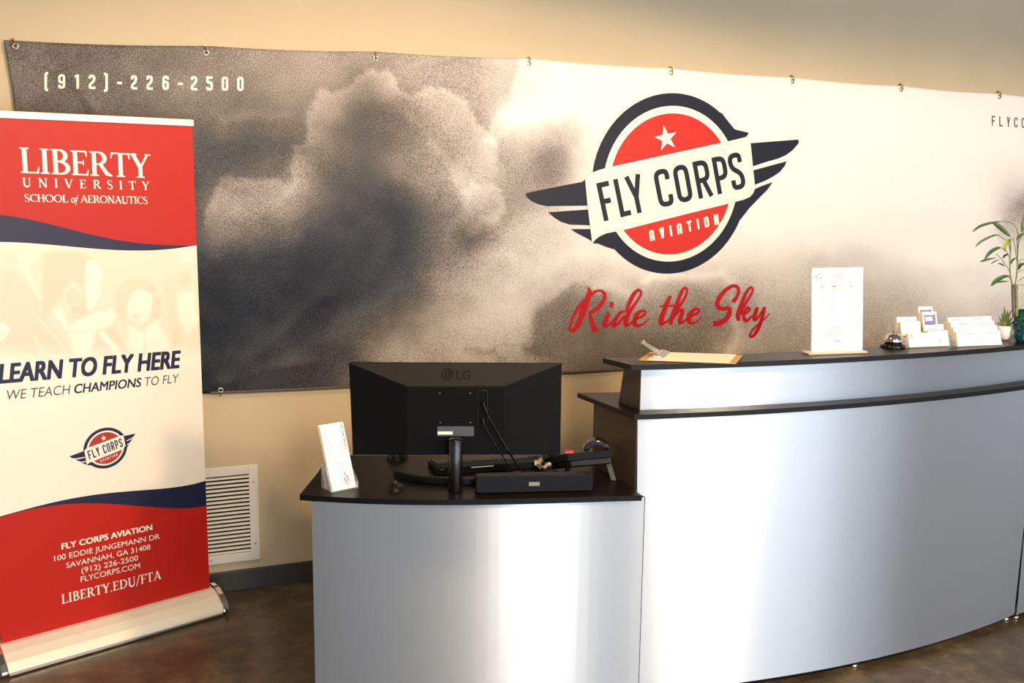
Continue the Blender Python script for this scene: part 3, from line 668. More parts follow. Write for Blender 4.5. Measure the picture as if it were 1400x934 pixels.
# ------------------------------------------------------------------ roll-up stand
SD = np.array([.94189, .33591, 0]); SN = np.array([.33591, -.94189, 0]); SA = np.array([-.126, -.402, 0.])
def S2(px, py):
    q = hit(px, py, SA, SN); return float((q-SA) @ SD), float(q[2])
def SP(s, z, l=0.): return SA+SD*s+np.array([0, 0, z])+SN*l
def rollup():
    r = thing('rollup_banner_stand', tuple(SP(.37, 0)), 'tall red, navy and cream roll-up banner on a cream floor cassette, at the left', 'banner stand')
    ZT, ZB, WD = 1.842, .082, .748
    def curve(pts): 
        P = sorted(S2(*p) for p in pts); 
        return lambda s: np.polyval(np.polyfit([q[0] for q in P], [q[1] for q in P], 4), s)
    c1 = curve([(0, 294), (50, 302), (100, 315), (140, 324), (180, 331), (220, 335), (264, 335.5)])
    c2 = curve([(0, 331), (50, 333), (100, 338), (150, 341.3), (200, 342.5), (235, 340.5), (264, 336)])
    c3 = curve([(0, 706), (40, 696), (80, 684.5), (149, 674.6), (200, 670), (240, 666), (277, 658.7)])
    c4 = curve([(0, 708), (30, 699), (70, 692), (119, 688.5), (164, 689.5), (213.5, 694.4), (243, 695), (278, 692.4)])
    s = np.linspace(0, WD, 181); m_ = MB()
    lines = [np.full(181, ZT), c1(np.maximum(s, .05)), np.minimum(c2(np.maximum(s, .05)), c1(np.maximum(s, .05))-.001), c3(s), np.minimum(c4(s), c3(s)-.001), np.full(181, ZB)]
    for i in range(5):
        n = 170 if i == 2 else 2
        rows = [[SP(a, lines[i][j]*(1-t)+lines[i+1][j]*t) for j, a in enumerate(s)] for t in np.linspace(0, 1, n)]
        m_.sheet(rows, i, False)
    m_.build('graphic_sheet', ['sheet_red', 'sheet_navy', 'sheet_white', 'sheet_navy', 'sheet_red'], r)
    o = r.children[0]; me = o.data
    # the faint printed photograph of two fliers in headsets, ghosted under the slogan
    V = np.array([v.co for v in me.vertices])+np.array(WL[r]); q = V-CAM; d = q @ CF; px = 700+FPX*(q @ CR)/d; py = 467-FPX*(q @ CU)/d
    def blob(pts, soft):
        ins = np.zeros(len(px), bool); P = pts+pts[:1]
        for (ax, ay), (bx, by) in zip(P, P[1:]):
            c_ = ((ay > py) != (by > py)) & (px < (bx-ax)*(py-ay)/((by-ay) if by != ay else 1e-9)+ax); ins ^= c_
        dd = seg_d(px, py, P); return np.clip(.5+np.where(ins, dd, -dd)/(2*soft), 0, 1)
    k = np.zeros(len(px))
    up = np.clip((470-py)/70, 0, 1)*np.clip((py-338)/10, 0, 1)
    def lay(a, b_): 
        nonlocal k; k = k*(1-b_)+a*b_
    up = np.clip((492-py)/26, 0, 1)*np.clip((py-330)/14, 0, 1)
    def disc(cx, cy, r, soft=2.): return np.clip(.5+(r-np.hypot(px-cx, py-cy))/(2*soft), 0, 1)
    def streak(pts, w_): return np.exp(-(seg_d(px, py, pts)/w_)**2)
    lay(.46, up); lay(.62, up*blob([(-60, 385), (20, 372), (58, 395), (64, 450), (40, 500), (-60, 500)], 9)); lay(.2, streak([(28, 352), (40, 380), (56, 405)], 5)*.7); lay(.25, disc(40, 350, 9, 5))
    lay(.74, blob([(60, 348), (74, 342), (112, 345), (126, 352), (119, 375), (113, 396), (118, 416), (121, 428), (112, 434), (100, 430), (92, 414), (84, 404), (70, 422), (58, 440), (58, 385)], 2.5))
    lay(.05, blob([(119, 356), (130, 357), (138, 368), (139, 380), (135, 388), (137, 401), (133, 411), (130, 413), (126, 424), (120, 424), (118, 400), (116, 376)], 2))
    lay(.3, disc(100, 404, 14)); lay(.66, disc(100, 405, 11.5)); lay(.25, streak([(96, 386), (106, 389)], 2)); lay(.85, streak([(94, 429), (104, 435), (116, 436), (128, 425)], 1.2)*.7)
    lay(.08, blob([(70, 424), (84, 420), (92, 446), (128, 427), (153, 422), (160, 431), (150, 446), (122, 452), (92, 452)], 2.2)); lay(.05, blob([(94, 455), (130, 452), (126, 478), (106, 486)], 3))
    lay(.66, up*blob([(46, 432), (60, 432), (98, 478), (104, 494), (40, 500)], 4)); lay(.3, streak([(52, 436), (74, 458), (98, 492)], 2)); lay(.3, streak([(48, 462), (62, 492)], 2.5))
    lay(.62, up*blob([(126, 472), (133, 460), (146, 468), (158, 486), (124, 494)], 2.5)); lay(.04, blob([(136, 456), (142, 452), (176, 488), (160, 490)], 2)); lay(.66, up*blob([(142, 451), (158, 444), (166, 466), (182, 490), (172, 490)], 2.2))
    lay(.68, blob([(158, 428), (158, 400), (166, 386), (184, 380), (204, 383), (214, 396), (212, 404), (190, 394), (178, 404), (174, 430), (170, 440)], 2.5))
    lay(.10, blob([(177, 405), (190, 395), (206, 402), (210, 418), (204, 434), (192, 442), (180, 438), (174, 424)], 2.5)); lay(.72, blob([(210, 404), (220, 406), (220, 430), (212, 438), (206, 434), (208, 416)], 2)); lay(.6, disc(186, 433, 4.5))
    lay(.5, disc(181, 412, 1.6, 1)); lay(.5, disc(199, 414, 1.6, 1)); lay(.4, streak([(180, 429), (190, 432), (197, 427)], 1.4)); lay(.05, blob([(176, 446), (194, 452), (214, 438), (228, 460), (232, 488), (186, 490), (176, 470)], 3)); lay(.35, streak([(198, 452), (198, 488)], 1.5))
    lay(.6, up*blob([(222, 385), (232, 372), (244, 392), (240, 420), (250, 470), (238, 474)], 3)); lay(.08, blob([(242, 402), (264, 398), (272, 440), (256, 456), (244, 436)], 4)); lay(.68, disc(252, 380, 9, 4)); lay(.1, blob([(246, 340), (264, 336), (266, 356), (250, 356)], 4))
    lay(.0, blob([(-10, 440), (8, 443), (14, 450), (6, 462), (-10, 474)], 2))
    base, ghost = np.array(rgb(248, 238, 222)[:3]), np.array(rgb(226, 196, 168)[:3])
    c = base[None]*(1-k[:, None])+ghost[None]*k[:, None]
    at_ = me.color_attributes.new('print', 'FLOAT_COLOR', 'POINT'); at_.data.foreach_set('color', np.concatenate([c, np.ones((len(c), 1))], 1).ravel())
    # rail, pole, cassette
    m_ = MB(); a = SP(-.004, ZT-.012, -.008); m_.frame_box(a, SD*(WD+.008), -SN*-.016, (0, 0, .024)); m_.build('top_rail', 'alu_cream', r, bevel=.003)
    m_ = MB(); m_.tube([SP(WD/2, .06, -.03), SP(WD/2, ZT-.02, -.012)], .008, 10); m_.build('support_pole', 'alu', r)
    prof = [(-.085, .012), (-.075, .006), (.085, .006), (.094, .014), (.092, .024), (.078, .044), (.048, .066), (.016, .082), (.004, .084), (-.004, .084), (-.03, .084), (-.07, .06), (-.085, .03)]
    def ends(s_): return [SP(s_, z, l) for l, z in prof]
    m_ = MB(); m_.extrude(ends(-.006), SD*(WD+.016)); m_.build('cassette', 'alu_cream', r, bevel=.002)
    for s_, w_ in ((-.03, .024), (WD+.010, .024)):
        m_ = MB(); pr = [SP(s_, .004+(z-.006)*1.09, l*1.05) for l, z in prof]; m_.extrude(pr, SD*w_); m_.build('end_cap', 'chrome', r, bevel=.004)
    m_ = MB(); m_.frame_box(SP(-.004, .006, .086), SD*(WD+.01), SN*.012, (0, 0, .006)); m_.build('front_lip', 'alu', r)
    for s_ in (.06, WD-.06):
        m_ = MB(); m_.tube([SP(s_, 0, 0), SP(s_, .007, 0)], .02, 12); m_.build('foot', 'black_plastic', r)
    # printing
    def line(mb, txt, p0, p1, cap_px, kind='sans', **kw):
        a, b_ = S2(*p0), S2(*p1); t = S2(p0[0], p0[1]-cap_px)
        O = SP(a[0], a[1]); U = SP(b_[0], b_[1])-O; V = np.array([0, 0, t[1]-a[1]])
        if kind == 'sans': plain_text(mb, txt, O, U, V, SN, .0007, **kw)
        else:
            S, wd = text_strokes(txt, 'serif', gap=kw.get('gap', .05)); strokes_mesh(mb, S, affine(O, U/wd, V, SN, .0007))
    mb = MB(); line(mb, 'LIBERTY', (27.6, 236.3), (206, 243.6), 35, 'serif', gap=.0); mb.build('school_lettering', 'sheet_pale', r)
    mb = MB(); line(mb, 'UNIVERSITY', (30.6, 255.2), (204, 260), 12.4, 'serif', gap=.62); mb.build('university_lettering', 'sheet_pale', r)
    mb = MB(); line(mb, 'SCHOOL', (33.4, 275.6), (93.5, 276.9), 10.4, 'serif', gap=.0); line(mb, 'of', (97, 277), (107.5, 277.2), 11, 'serif', gap=-.08)
    line(mb, 'AERONAUTICS', (110, 277), (202, 278.9), 10.2, 'serif', gap=-.02); mb.build('department_lettering', 'sheet_pale', r)
    mb = MB(); line(mb, 'LEARN TO FLY HERE', (-1, 524), (247, 502.4), 25.5, bold=.042, shear=.2); mb.build('slogan_lettering', 'sheet_ink', r)
    mb = MB(); line(mb, 'WE TEACH', (10, 547), (97, 538.5), 13.2, shear=.2); line(mb, 'TO FLY', (198.5, 528), (245, 523), 12, shear=.2); mb.build('tagline_lettering', 'sheet_grey', r)
    mb = MB(); line(mb, 'CHAMPIONS', (102, 538), (193.5, 528.5), 12.4, bold=.022, shear=.2); mb.build('tagline_bold_lettering', 'sheet_ink', r)
    mb = MB()
    line(mb, 'FLY CORPS AVIATION', (84.7, 751.3), (208, 724.5), 7.9, bold=.03); line(mb, '100 EDDIE JUNGEMANN DR', (74.2, 767.6), (218.3, 736.5), 7.5)
    line(mb, 'SAVANNAH, GA 31408', (90.7, 777), (205.6, 751), 7.4); line(mb, '(912) 226-2500', (111.5, 783.8), (188.8, 766), 7.4); line(mb, 'FLYCORPS.COM', (110.5, 796), (191.3, 776.7), 7.6)
    mb.build('address_lettering', 'sheet_pale', r)
    mb = MB(); line(mb, 'LIBERTY.EDU/FTA', (84.2, 826), (219.8, 791.3), 13, 'serif', gap=.04); mb.build('web_lettering', 'sheet_pale', r)
    # winged emblem, small
    p0, p1 = S2(95, 624), S2(185, 594.5)
    emblem(r, lambda u, v, l: SP(p0[0]+(p1[0]-p0[0])*u, p0[1]+(p1[0]-p0[0])*.96*v, .0007+l), 'emblem', 'sheet_ink', 'emblem_red', 'sheet_cream')
def emblem(parent, mp, name, dark, red, pale, letters=True):
    """small winged roundel; unit: u 0..1 between the wing tips, v up from the left tip"""
    U = lambda p: ((p[0]-719)/372., -(p[1]-264)/372.*1.02)
    F = lambda pts: [U(p) for p in pts]
    cx, cz = U((918, 250)); R0 = 123.4/372; 
    circ = lambda R, n=40: [(cx+R*math.cos(2*PI*i/n), cz+R*math.sin(2*PI*i/n)) for i in range(n)]
    m_ = MB()
    for q in ([(719, 264), (742, 259), (800, 246), (806, 281), (750, 282), (730, 276)], [(748.5, 290), (806, 286), (808, 308), (779, 307)], [(780, 313), (808, 313), (809, 330)], [(810, 332), (818, 322), (846, 315), (870, 350), (845, 341)], [(990, 160), (1004, 177), (1023, 182), (1018, 188), (996, 193), (975, 170)], [(1024, 196), (1091, 191), (1083, 206), (1063, 217), (1027, 228)], [(1028, 233), (1075, 220), (1057, 241), (1030, 252)], [(1024, 262), (1055, 249), (1023, 285), (1005, 300), (1005, 280)]):
        poly_fill(m_, F(q), mp, 0)
    poly_fill(m_, circ(R0), mp, .00008); o = m_.build(name, dark, parent)
    m_ = MB(); poly_fill(m_, circ(R0*.855), mp, .00016); m_.build(name+'_border', pale, o)
    m_ = MB(); poly_fill(m_, circ(R0*.775), mp, .00024); m_.build(name+'_disc', red, o)
    m_ = MB(); poly_fill(m_, F([(800, 247), (808, 236), (836, 228), (1003, 191), (1022, 189), (1031, 256), (1016, 273), (857, 313), (828, 319), (809, 330)]), mp, .00032)
    st = F([(906.4, 170.9), (924, 180.5), (922.2, 201.8), (903, 205.4), (893.5, 187.4)]); sc = np.mean(np.array(st), 0); star = []
    for i in range(5): star += [st[i], tuple(sc+(np.array(st[i])+np.array(st[(i+1) % 5])-2*sc)/2*.47)]
    poly_fill(m_, star, mp, .00032); m_.build(name+'_ribbon', pale, o)
    if letters:
        O, V = np.array(U((825, 302.7))), np.array(U((814.1, 250.7)))-np.array(U((825, 302.7))); Ux = np.array(U((1018, 257.2)))-O; h = np.linalg.norm(V); m_ = MB()
        S, wd = text_strokes('FLY CORPS', 'cond', .14, .38, .12, .3); Ux = Ux/wd
        strokes_mesh(m_, S, lambda x, y, l: mp(*(O+Ux*x+V*y), .0004+l), 8e-6); m_.build(name+'_lettering', dark, o)
        O2, V2 = np.array(U((888.2, 329.9))), np.array(U((886, 315.2)))-np.array(U((888.2, 329.9))); U2 = np.array(U((982.5, 306.6)))-O2; m_ = MB()
        S, wd = text_strokes('AVIATION', 'cond', .19, .46, .52); U2 = U2/wd; strokes_mesh(m_, S, lambda x, y, l: mp(*(O2+U2*x+V2*y), .0003+l), 8e-6); m_.build(name+'_sub_lettering', pale, o)
mat('sheet_cream', rgb(248, 238, 222), .4)
m = mat('sheet_white', (1, 1, 1, 1), .4, spec=.45); N, L, b = nodes(m); at = N.new('ShaderNodeAttribute'); at.attribute_name = 'print'; L.new(at.outputs['Color'], b.inputs['Base Color'])
rollup()

# ------------------------------------------------------------------ the tall reception counter
TF = [(1.741, -1.345), (1.971, -1.377), (2.212, -1.42), (2.423, -1.439), (2.711, -1.451), (2.898, -1.451), (3.249, -1.432)]
TB = [(1.715, -1.211), (1.945, -1.244), (2.143, -1.28), (2.252, -1.286), (2.419, -1.296), (2.9, -1.30), (3.07, -1.277)]
LF = [(1.76, -1.345), (1.978, -1.377), (2.225, -1.416), (2.443, -1.43), (2.737, -1.438), (2.945, -1.42), (3.31, -1.395)]
BF = [(1.803, -1.296), (2.017, -1.316), (2.264, -1.362), (2.491, -1.369), (2.786, -1.384), (3.003, -1.361), (3.394, -1.319)]
PB = [(1.77, -1.372), (2.0, -1.41), (2.432, -1.452), (2.686, -1.444), (2.968, -1.422), (3.218, -1.38), (3.425, -1.346)]
XE = 3.435
counter = thing('reception_counter', (2.6, -1.25, 0), 'tall curved reception counter faced in brushed metal with black counter tops', 'counter')
def tall_counter():
    r = counter
    xs = np.linspace(1.741, XE, 40); f = [(x, fit(TF, x)) for x in xs]; xb = np.linspace(XE, 1.715, 40); bk = [(x, fit(TB, x)+.004) for x in xb]
    m_ = MB(); m_.prism(f+bk, 1.083, 1.10, 0, 1); m_.build('transaction_top', ['laminate', 'laminate_edge'], r)
    xs = np.linspace(1.757, XE, 40); f = [(x, fit(LF, x)) for x in xs]; bk = [(XE, -1.0), (2.6, -1.11), (1.881, -1.03), (1.73, -.99)]
    m_ = MB(); m_.prism(f+bk, .927, .943, 0, 1); m_.build('ledge', ['laminate', 'laminate_edge'], r)
    # short upright band between ledge and top
    xs = np.linspace(1.806, XE, 40)
    m_ = MB(); out = [(x, fit(BF, x)) for x in xs]; inn = [(x, y+.006) for x, y in out][::-1]; m_.prism(out+inn, .943, 1.083); sm(m_.build('upper_metal_band', 'brushed_metal', r))
    m_ = MB(); out = [(x, fit(BF, x)+.0065) for x in np.linspace(1.815, XE, 40)]; m_.prism(out+[(x, y+.09) for x, y in out][::-1], .943, 1.083); m_.build('upper_body', 'carcass_dark', r)
    m_ = MB(); x = 1.806; y = fit(BF, 1.806)
    m_.extrude([(x-.002, y, .943), (x-.016, y+.115, .943), (x-.012, y+.088, 1.083), (x-.002, y, 1.083)], (.014, 0, 0)); m_.build('upper_end_panel', 'wood_panel', r)
    # curved front sheet, ruled between its head and foot lines
    xs = np.linspace(1.776, 3.428, 48); head = lambda x: fit(LF, x)+.016; foot = lambda x: fit(PB, x)
    def row(z, d): return [(x, (head(x)*(z-.032)+foot(x)*(.927-z))/.895+d, z) for x in xs]
    m_ = MB(); zz = np.linspace(.927, .032, 9); A = [row(z, 0) for z in zz]; B = [row(z, .012) for z in zz]
    m_.sheet([q[::-1] for q in A]); m_.sheet(B); m_.sheet([A[0], B[0]]); m_.sheet([A[-1][::-1], B[-1][::-1]]); m_.sheet([[q[0] for q in A], [q[0] for q in B]]); m_.sheet([[q[-1] for q in B], [q[-1] for q in A]])
    m_.build('front_panel', 'brushed_metal', r)
    m_ = MB(); A = [(x, fit(PB, x)+.06) for x in np.linspace(1.79, 3.42, 30)]; m_.prism(A+[(3.42, -1.08), (1.79, -1.10)], .05, .925); m_.build('carcass', 'carcass_dark', r)
    m_ = MB(); A = [(x, fit(PB, x)+.013) for x in np.linspace(1.79, 3.42, 30)]; m_.prism(A+[(x, y+.03) for x, y in A][::-1], .028, .06); m_.build('bottom_rail', 'carcass_dark', r)
    m_ = MB(); m_.extrude([(1.757, -1.062, .032), (1.773, head(1.774), .032), (1.773, head(1.774), .927), (1.757, -1.062, .927)], (.018, .001, 0)); m_.build('end_panel', 'wood_panel', r)
    for p in ((1171, 914), (1378.5, 849.5)):
        q = level(*p, 0); foot_(r, q[0], q[1]+.016)
    for x, y in ((1.85, -1.12), (2.6, -1.15), (3.35, -1.12)): foot_(r, x, y)
def sm(o):
    for p in o.data.polygons:
        if len(p.vertices) == 4: p.use_smooth = False
    return o
def foot_(r, x, y):
    m_ = MB(); m_.lathe([(0, .0), (.012, .0), (.0135, .003), (.0125, .010), (.007, .013), (.0045, .015), (.0045, .05), (0, .05)], (x, y, 0), 16); m_.build('levelling_foot', 'chrome', r)
tall_counter()
def side_counter():
    r = thing('reception_counter', (3.9, -1.15, 0), 'next section of the reception counter, at the right edge of the photo', 'counter')
    f = [(3.437, -1.345), (3.7, -1.30), (4.0, -1.22), (4.3, -1.1)]
    for nm, z0, z1, d, mm in (('transaction_top', 1.083, 1.10, -.075, 'laminate'), ('ledge', .927, .943, -.03, 'laminate'), ('upper_metal_band', .943, 1.083, .02, 'brushed_metal'), ('front_panel', .032, .927, 0, 'brushed_metal')):
        dep = .012 if 'panel' in nm or 'band' in nm else (.15 if 'trans' in nm else .36)
        m_ = MB(); m_.prism([(x+(.004 if 'panel' not in nm else 0), y+d) for x, y in f]+[(x+(.004 if 'panel' not in nm else 0), y+d+dep) for x, y in f][::-1], z0, z1); m_.build(nm, mm, r)
    m_ = MB(); m_.prism([(x, y+.05) for x, y in f]+[(4.3, -.75), (3.437, -1.0)], .05, .925); m_.build('carcass', 'carcass_dark', r)
    for x, y in ((3.468, -1.312), (4.2, -1.10), (3.5, -1.05)): foot_(r, x, y)
side_counter()

# ------------------------------------------------------------------ the low desk in front of it
DF = [(.772, -1.082), (.955, -1.189), (1.091, -1.247), (1.232, -1.296), (1.484, -1.372), (1.739, -1.436)]
desk = thing('reception_desk', (1.3, -1.05, 0), 'low reception desk with curved grey metal front and black top, left of the tall counter', 'desk')
ZD = .715
def low_desk():
    r = desk; xs = np.linspace(.772, 1.740, 30); f = [(x, fit(DF, x, 3)) for x in xs]
    m_ = MB(); m_.prism(f+[(1.743, -1.400), (1.7525, -1.385), (1.740, -.945), (1.016, -.70), (.945, -.672), (.871, -.864)], ZD-.017, ZD, 0, 1); m_.build('desktop', ['laminate', 'laminate_edge'], r)
    pl = level(426, 686, ZD-.017); xs = np.linspace(pl[0], 1.766, 30); dy = pl[1]-fit(DF, pl[0], 3)
    print('desk panel left', pl, dy)
    gp = [tuple(pl[:2])]+[(x, fit(DF, x, 3)+.032) for x in (1.0, 1.15, 1.3, 1.45, 1.6, 1.72)]; g = [(x, fit(gp, x, 3)) for x in xs]
    m_ = MB(); m_.prism(g+[(x+.003, y+.012) for x, y in g][::-1], .03, ZD-.017)
    m_.build('front_panel', 'brushed_metal', r)
    q = g[-1]; m_ = MB(); m_.box(q[0]+.0002, q[0]+.0022, q[1]-.0005, q[1]+.014, .03, ZD-.017); m_.build('edge_strip', 'laminate_edge', r)
    m_ = MB(); a = np.array(g[0]); m_.prism([tuple(a+(.003, .012)), tuple(a+(.02, .006)), (.985, -.73), (.965, -.725)], .03, ZD-.017); m_.build('side_panel', 'wood_panel', r)
    m_ = MB(); m_.prism([(x+.01, y+.04) for x, y in g[1:-1]]+[(1.735, -1.15), (.95, -.95)], .05, ZD-.02); m_.build('modesty_body', 'carcass_dark', r)
    for x, y in ((.93, -.98), (1.05, -.80), (1.7, -1.30), (1.70, -1.2)): foot_(r, x, y)
low_desk()

# ------------------------------------------------------------------ monitor and what stands on the desk
EN = np.array([.371, .929, 0]); EN /= np.linalg.norm(EN); EX = np.array([.929, -.371, 0]); EX /= np.linalg.norm(EX); EZ = np.array([0, 0, 1.])
POLE = level(622.5, 672, ZD); POLE[2] = ZD
def monitor():
    r = thing('computer_monitor', tuple(POLE), 'wide black computer monitor seen from behind on the low desk', 'monitor')
    P0 = POLE+EN*.062
    H = lambda x, y, d=0.: hit(x, y, P0+EN*d, EN)
    TL, TR, BL, BR = H(477, 496), H(768, 497), H(482.5, 622), H(766, 621.5)
    dn = EN*.014
    m_ = MB(); m_.extrude([TL, TR, BR, BL], dn); m_.build('screen_frame', 'monitor_shell', r, bevel=.002)
    m_ = MB(); c = [TL+EX*.008-EZ*.008, TR-EX*.008-EZ*.008, BR-EX*.008+EZ*.014, BL+EX*.008+EZ*.014]; m_.extrude([q+dn for q in c], EN*.001); m_.build('screen', 'black_gloss', r)
    # faceted back: raised centre, sloping sides, broad bevel across the head
    I = lambda x, y: H(x, y, -.026)
    ITL, ITR, IBL, IBR = I(557, 530.5), I(689, 530.5), I(556, 621), I(690, 621)
    e_ = -EN*.0004; TLo, TRo, BLo, BRo = TL+e_, TR+e_, BL+e_, BR+e_
    m_ = MB(); m_.add([TLo, BLo, IBL, ITL, TRo, BRo, IBR, ITR], [(0, 1, 2, 3), (3, 2, 6, 7), (7, 6, 5, 4), (1, 5, 6, 2)]); m_.build('back_shell', 'monitor_shell', r)
    JL, JR = H(557, 528, -.030), H(689, 528, -.030)
    m_ = MB(); m_.add([TLo, TRo, JR, JL, ITL, ITR], [(0, 3, 2, 1), (3, 4, 5, 2), (0, 4, 3), (1, 2, 5)]); m_.build('top_bevel', 'monitor_bevel', r)
    # emblem and letters on the bevel
    bn = np.cross(TR-TL, JL-TL); bn /= np.linalg.norm(bn); bn = bn if bn @ EN < 0 else -bn
    Bp = lambda x, y: hit(x, y, TLo, bn)
    o_ = Bp(611.5, 512); rad = np.linalg.norm(Bp(620, 512)-o_); bx = (Bp(620, 512)-o_)/rad; bz = np.cross(bx, bn); bz = bz if bz[2] > 0 else -bz
    bp = lambda x, y, l=0.: o_+bx*x+bz*y+bn*(.0006+l)
    m_ = MB(); poly_fill(m_, [(rad*math.cos(a), rad*math.sin(a)) for a in np.linspace(0, 2*PI, 33)[:-1]], bp, 0); e = m_.build('maker_emblem', 'emblem_black', r)
    m_ = MB(); ring = ell(0, 0, .66*rad, .66*rad, 0, -275, 24)
    strokes_mesh(m_, [(ring, [.16*rad]*24), ([(0, .42*rad), (0, -.34*rad), (.3*rad, -.34*rad)], [.14*rad]*3), ([(.66*rad, 0), (.3*rad, 0)], [.14*rad]*2), (ell(-.34*rad, .28*rad, .07*rad, .07*rad, 0, 360, 10), [.12*rad]*10)], lambda x, y, l: bp(x, y, .0004+l)); m_.build('emblem_lines', 'monitor_bevel', e)
    m_ = MB(); O = Bp(624, 518.8); plain_text(m_, 'LG', O+bn*.0006, Bp(643, 518.8)-O, Bp(624, 506.8)-O, bn, 0, bold=.02); m_.build('maker_lettering', 'emblem_black', r)
    # rating label, mount screws, port recess
    Q = lambda x, y, d=-.0266: H(x, y, d)
    m_ = MB(); m_.extrude([Q(598, 583), Q(648, 583), Q(648, 596.3), Q(598, 596.3)], -EN*.0008); m_.build('rating_label', 'label_grey', r)
    m_ = MB(); m_.extrude([Q(598.5, 590), Q(619, 590), Q(619, 594), Q(598.5, 594)], -EN*.0014); m_.build('serial_sticker', 'paper', r)
    for x, y in ((601.5, 537.5), (643, 537.5), (602, 577.7), (643.3, 577.7)):
        q = Q(x, y); m_ = MB(); m_.tube([q, q-EN*.0015], .0016, 8); m_.build('mount_screw', 'alu', r)
    m_ = MB(); pts = rr([(652.5, 580), (652.5, 534), (666.5, 534), (666.5, 580)], 3); P = [Q(*p) for p in pts]
    m_.tube([q-EN*.001 for q in P], .0016, 6); m_.build('port_recess', 'black_gloss', r)
    # pole and crescent foot
    top = hit(622, 600, POLE, EN)[2]
    m_ = MB(); m_.lathe([(0, 0), (.0205, 0), (.0215, .003), (.0215, top-ZD-.004), (.019, top-ZD), (0, top-ZD)], tuple(POLE), 28); m_.build('stand_pole', 'black_gloss', r)
    m_ = MB(); a = POLE+EZ*(top-ZD-.03); m_.frame_box(a-EX*.013, EX*.026, EN*.04, EZ*.028); m_.build('neck_bracket', 'black_plastic', r)
    pts = [(-.20, .16), (-.165, .122), (-.126, .094), (-.06, .077), (0, .073), (.06, .077), (.126, .094), (.165, .122), (.20, .16)]
    c_ = catmull(pts, 5); rows_o = []; 
    P2 = [POLE+EX*q[0]+EN*q[1] for q in c_]; out, inn = [], []
    for i, q in enumerate(P2):
        t = P2[min(i+1, len(P2)-1)]-P2[max(i-1, 0)]; t /= np.linalg.norm(t); n_ = np.array([-t[1], t[0], 0]); out.append(q-n_*.009); inn.append(q+n_*.009)
    m_ = MB(); m_.prism([tuple(q[:2]) for q in out]+[tuple(q[:2]) for q in inn[::-1]], ZD, ZD+.022); m_.build('crescent_foot', 'black_plastic', r, bevel=.003)
    m_ = MB(); m_.frame_box(POLE-EX*.016+EZ*.0005, EX*.032, EN*.07, EZ*.007); m_.build('foot_link', 'black_plastic', r, bevel=.001)
    # cables out of the sockets
    for (x0, y0), (x1, y1), rr_, lb, d0 in (((661, 553), (713, 648), .0030, 'thick black power cable hanging down the monitor back', -.034), ((660, 575), (703, 651), .0018, 'thin black signal cable beside the thick cable on the monitor back', -.030)):
        a = H(x0, y0, d0); e = level(x1, y1, ZD+rr_); lo = (621.-y0)/(y1-y0); xm = x0+(x1-x0)*lo
        path = catmull([a, H(x0+(xm-x0)*.2, y0+(621-y0)*.26, d0-.006), H(x0+(xm-x0)*.62, y0+(621-y0)*.66, -.033), H(xm, 622, -.031), e-EX*.004+EZ*.012, e, e+EN*.03+EX*.02], 6)
        m_ = MB(); m_.tube(path, rr_, 7); m_.tube([H(x0, y0, -.0262), a], .005, 8); m_.tube([H(x0, y0-4, d0), a, a+(path[2]-a)*1.2], [.0055, .0055, .004], 8)
        m_.build('cable', 'black_plastic', r, label=lb)
monitor()

def keyboard():
    a, b_ = level(596.5, 651, ZD), level(744, 640, ZD); u = b_-a; L_ = np.linalg.norm(u); u /= L_; n = np.array([-u[1], u[0], 0])
    if n @ EN < 0: n = -n
    r = thing('keyboard', tuple((a+b_)/2), 'black computer keyboard lying behind the monitor pole', 'keyboard')
    m_ = MB(); m_.extrude([a+EZ*.001, a+n*.13+EZ*.001, a+n*.13+EZ*.014, a+n*.02+EZ*.032, a+EZ*.026], u*L_); m_.build('case', 'black_plastic', r, bevel=.002)
    m_ = MB(); sl = (EZ*-.018+n*.11)/np.linalg.norm(EZ*-.018+n*.11); up = np.cross(u, sl); up = up if up[2] > 0 else -up
    for j in range(5):
        for i in range(19):
            o = a+n*.022+EZ*.0325+u*(.008+i*(L_-.016)/19)+sl*(.004+j*.021); m_.frame_box(o, u*((L_-.016)/19-.003), sl*.017, up*.004)
    m_.build('keys', 'dark_grey', r)
    m_ = MB(); o = a+u*.115-n*.0008+EZ*.0185; m_.frame_box(o, u*.075, n*.002, EZ*.0035); m_.build('white_strip', 'paper', r)
    m_ = MB(); o = a+u*.012-n*.0008+EZ*.0185; m_.frame_box(o, u*.014, n*.002, EZ*.003); m_.build('badge', 'alu', r)
keyboard()
def mouse(px0, py0, px1, py1, ln, hh, lab, wheel=True):
    a, b_ = level(px0, py0, ZD), level(px1, py1, ZD); c = (a+b_)/2+EN*ln*.35; w_ = np.linalg.norm(b_-a)/2
    r = thing('computer_mouse', (c[0], c[1], ZD), lab, 'mouse')
    rows = []; 
    for t in np.linspace(0, PI/2, 7):
        rows.append([c+EX*w_*math.cos(t)*math.cos(p)*(1+.1*math.sin(p))+EN*ln/2*math.cos(t)*math.sin(p)+EZ*(hh*math.sin(t)) for p in np.linspace(0, 2*PI, 29)])
    m_ = MB(); m_.sheet(rows); m_.build('shell', 'black_plastic', r)
    m_ = MB(); q = c+EN*ln*.2+EZ*hh*.9; m_.tube([q-EX*.003, q+EX*.003], .006, 12); m_.build('wheel', 'dark_grey', r)
mouse(526, 671.5, 551.5, 671.5, .075, .016, 'flat black mouse lying alone near the front of the desk')
mouse(527, 629.5, 556, 629.5, .10, .034, 'rounded black mouse half hidden under the monitor, at the back of the desk')

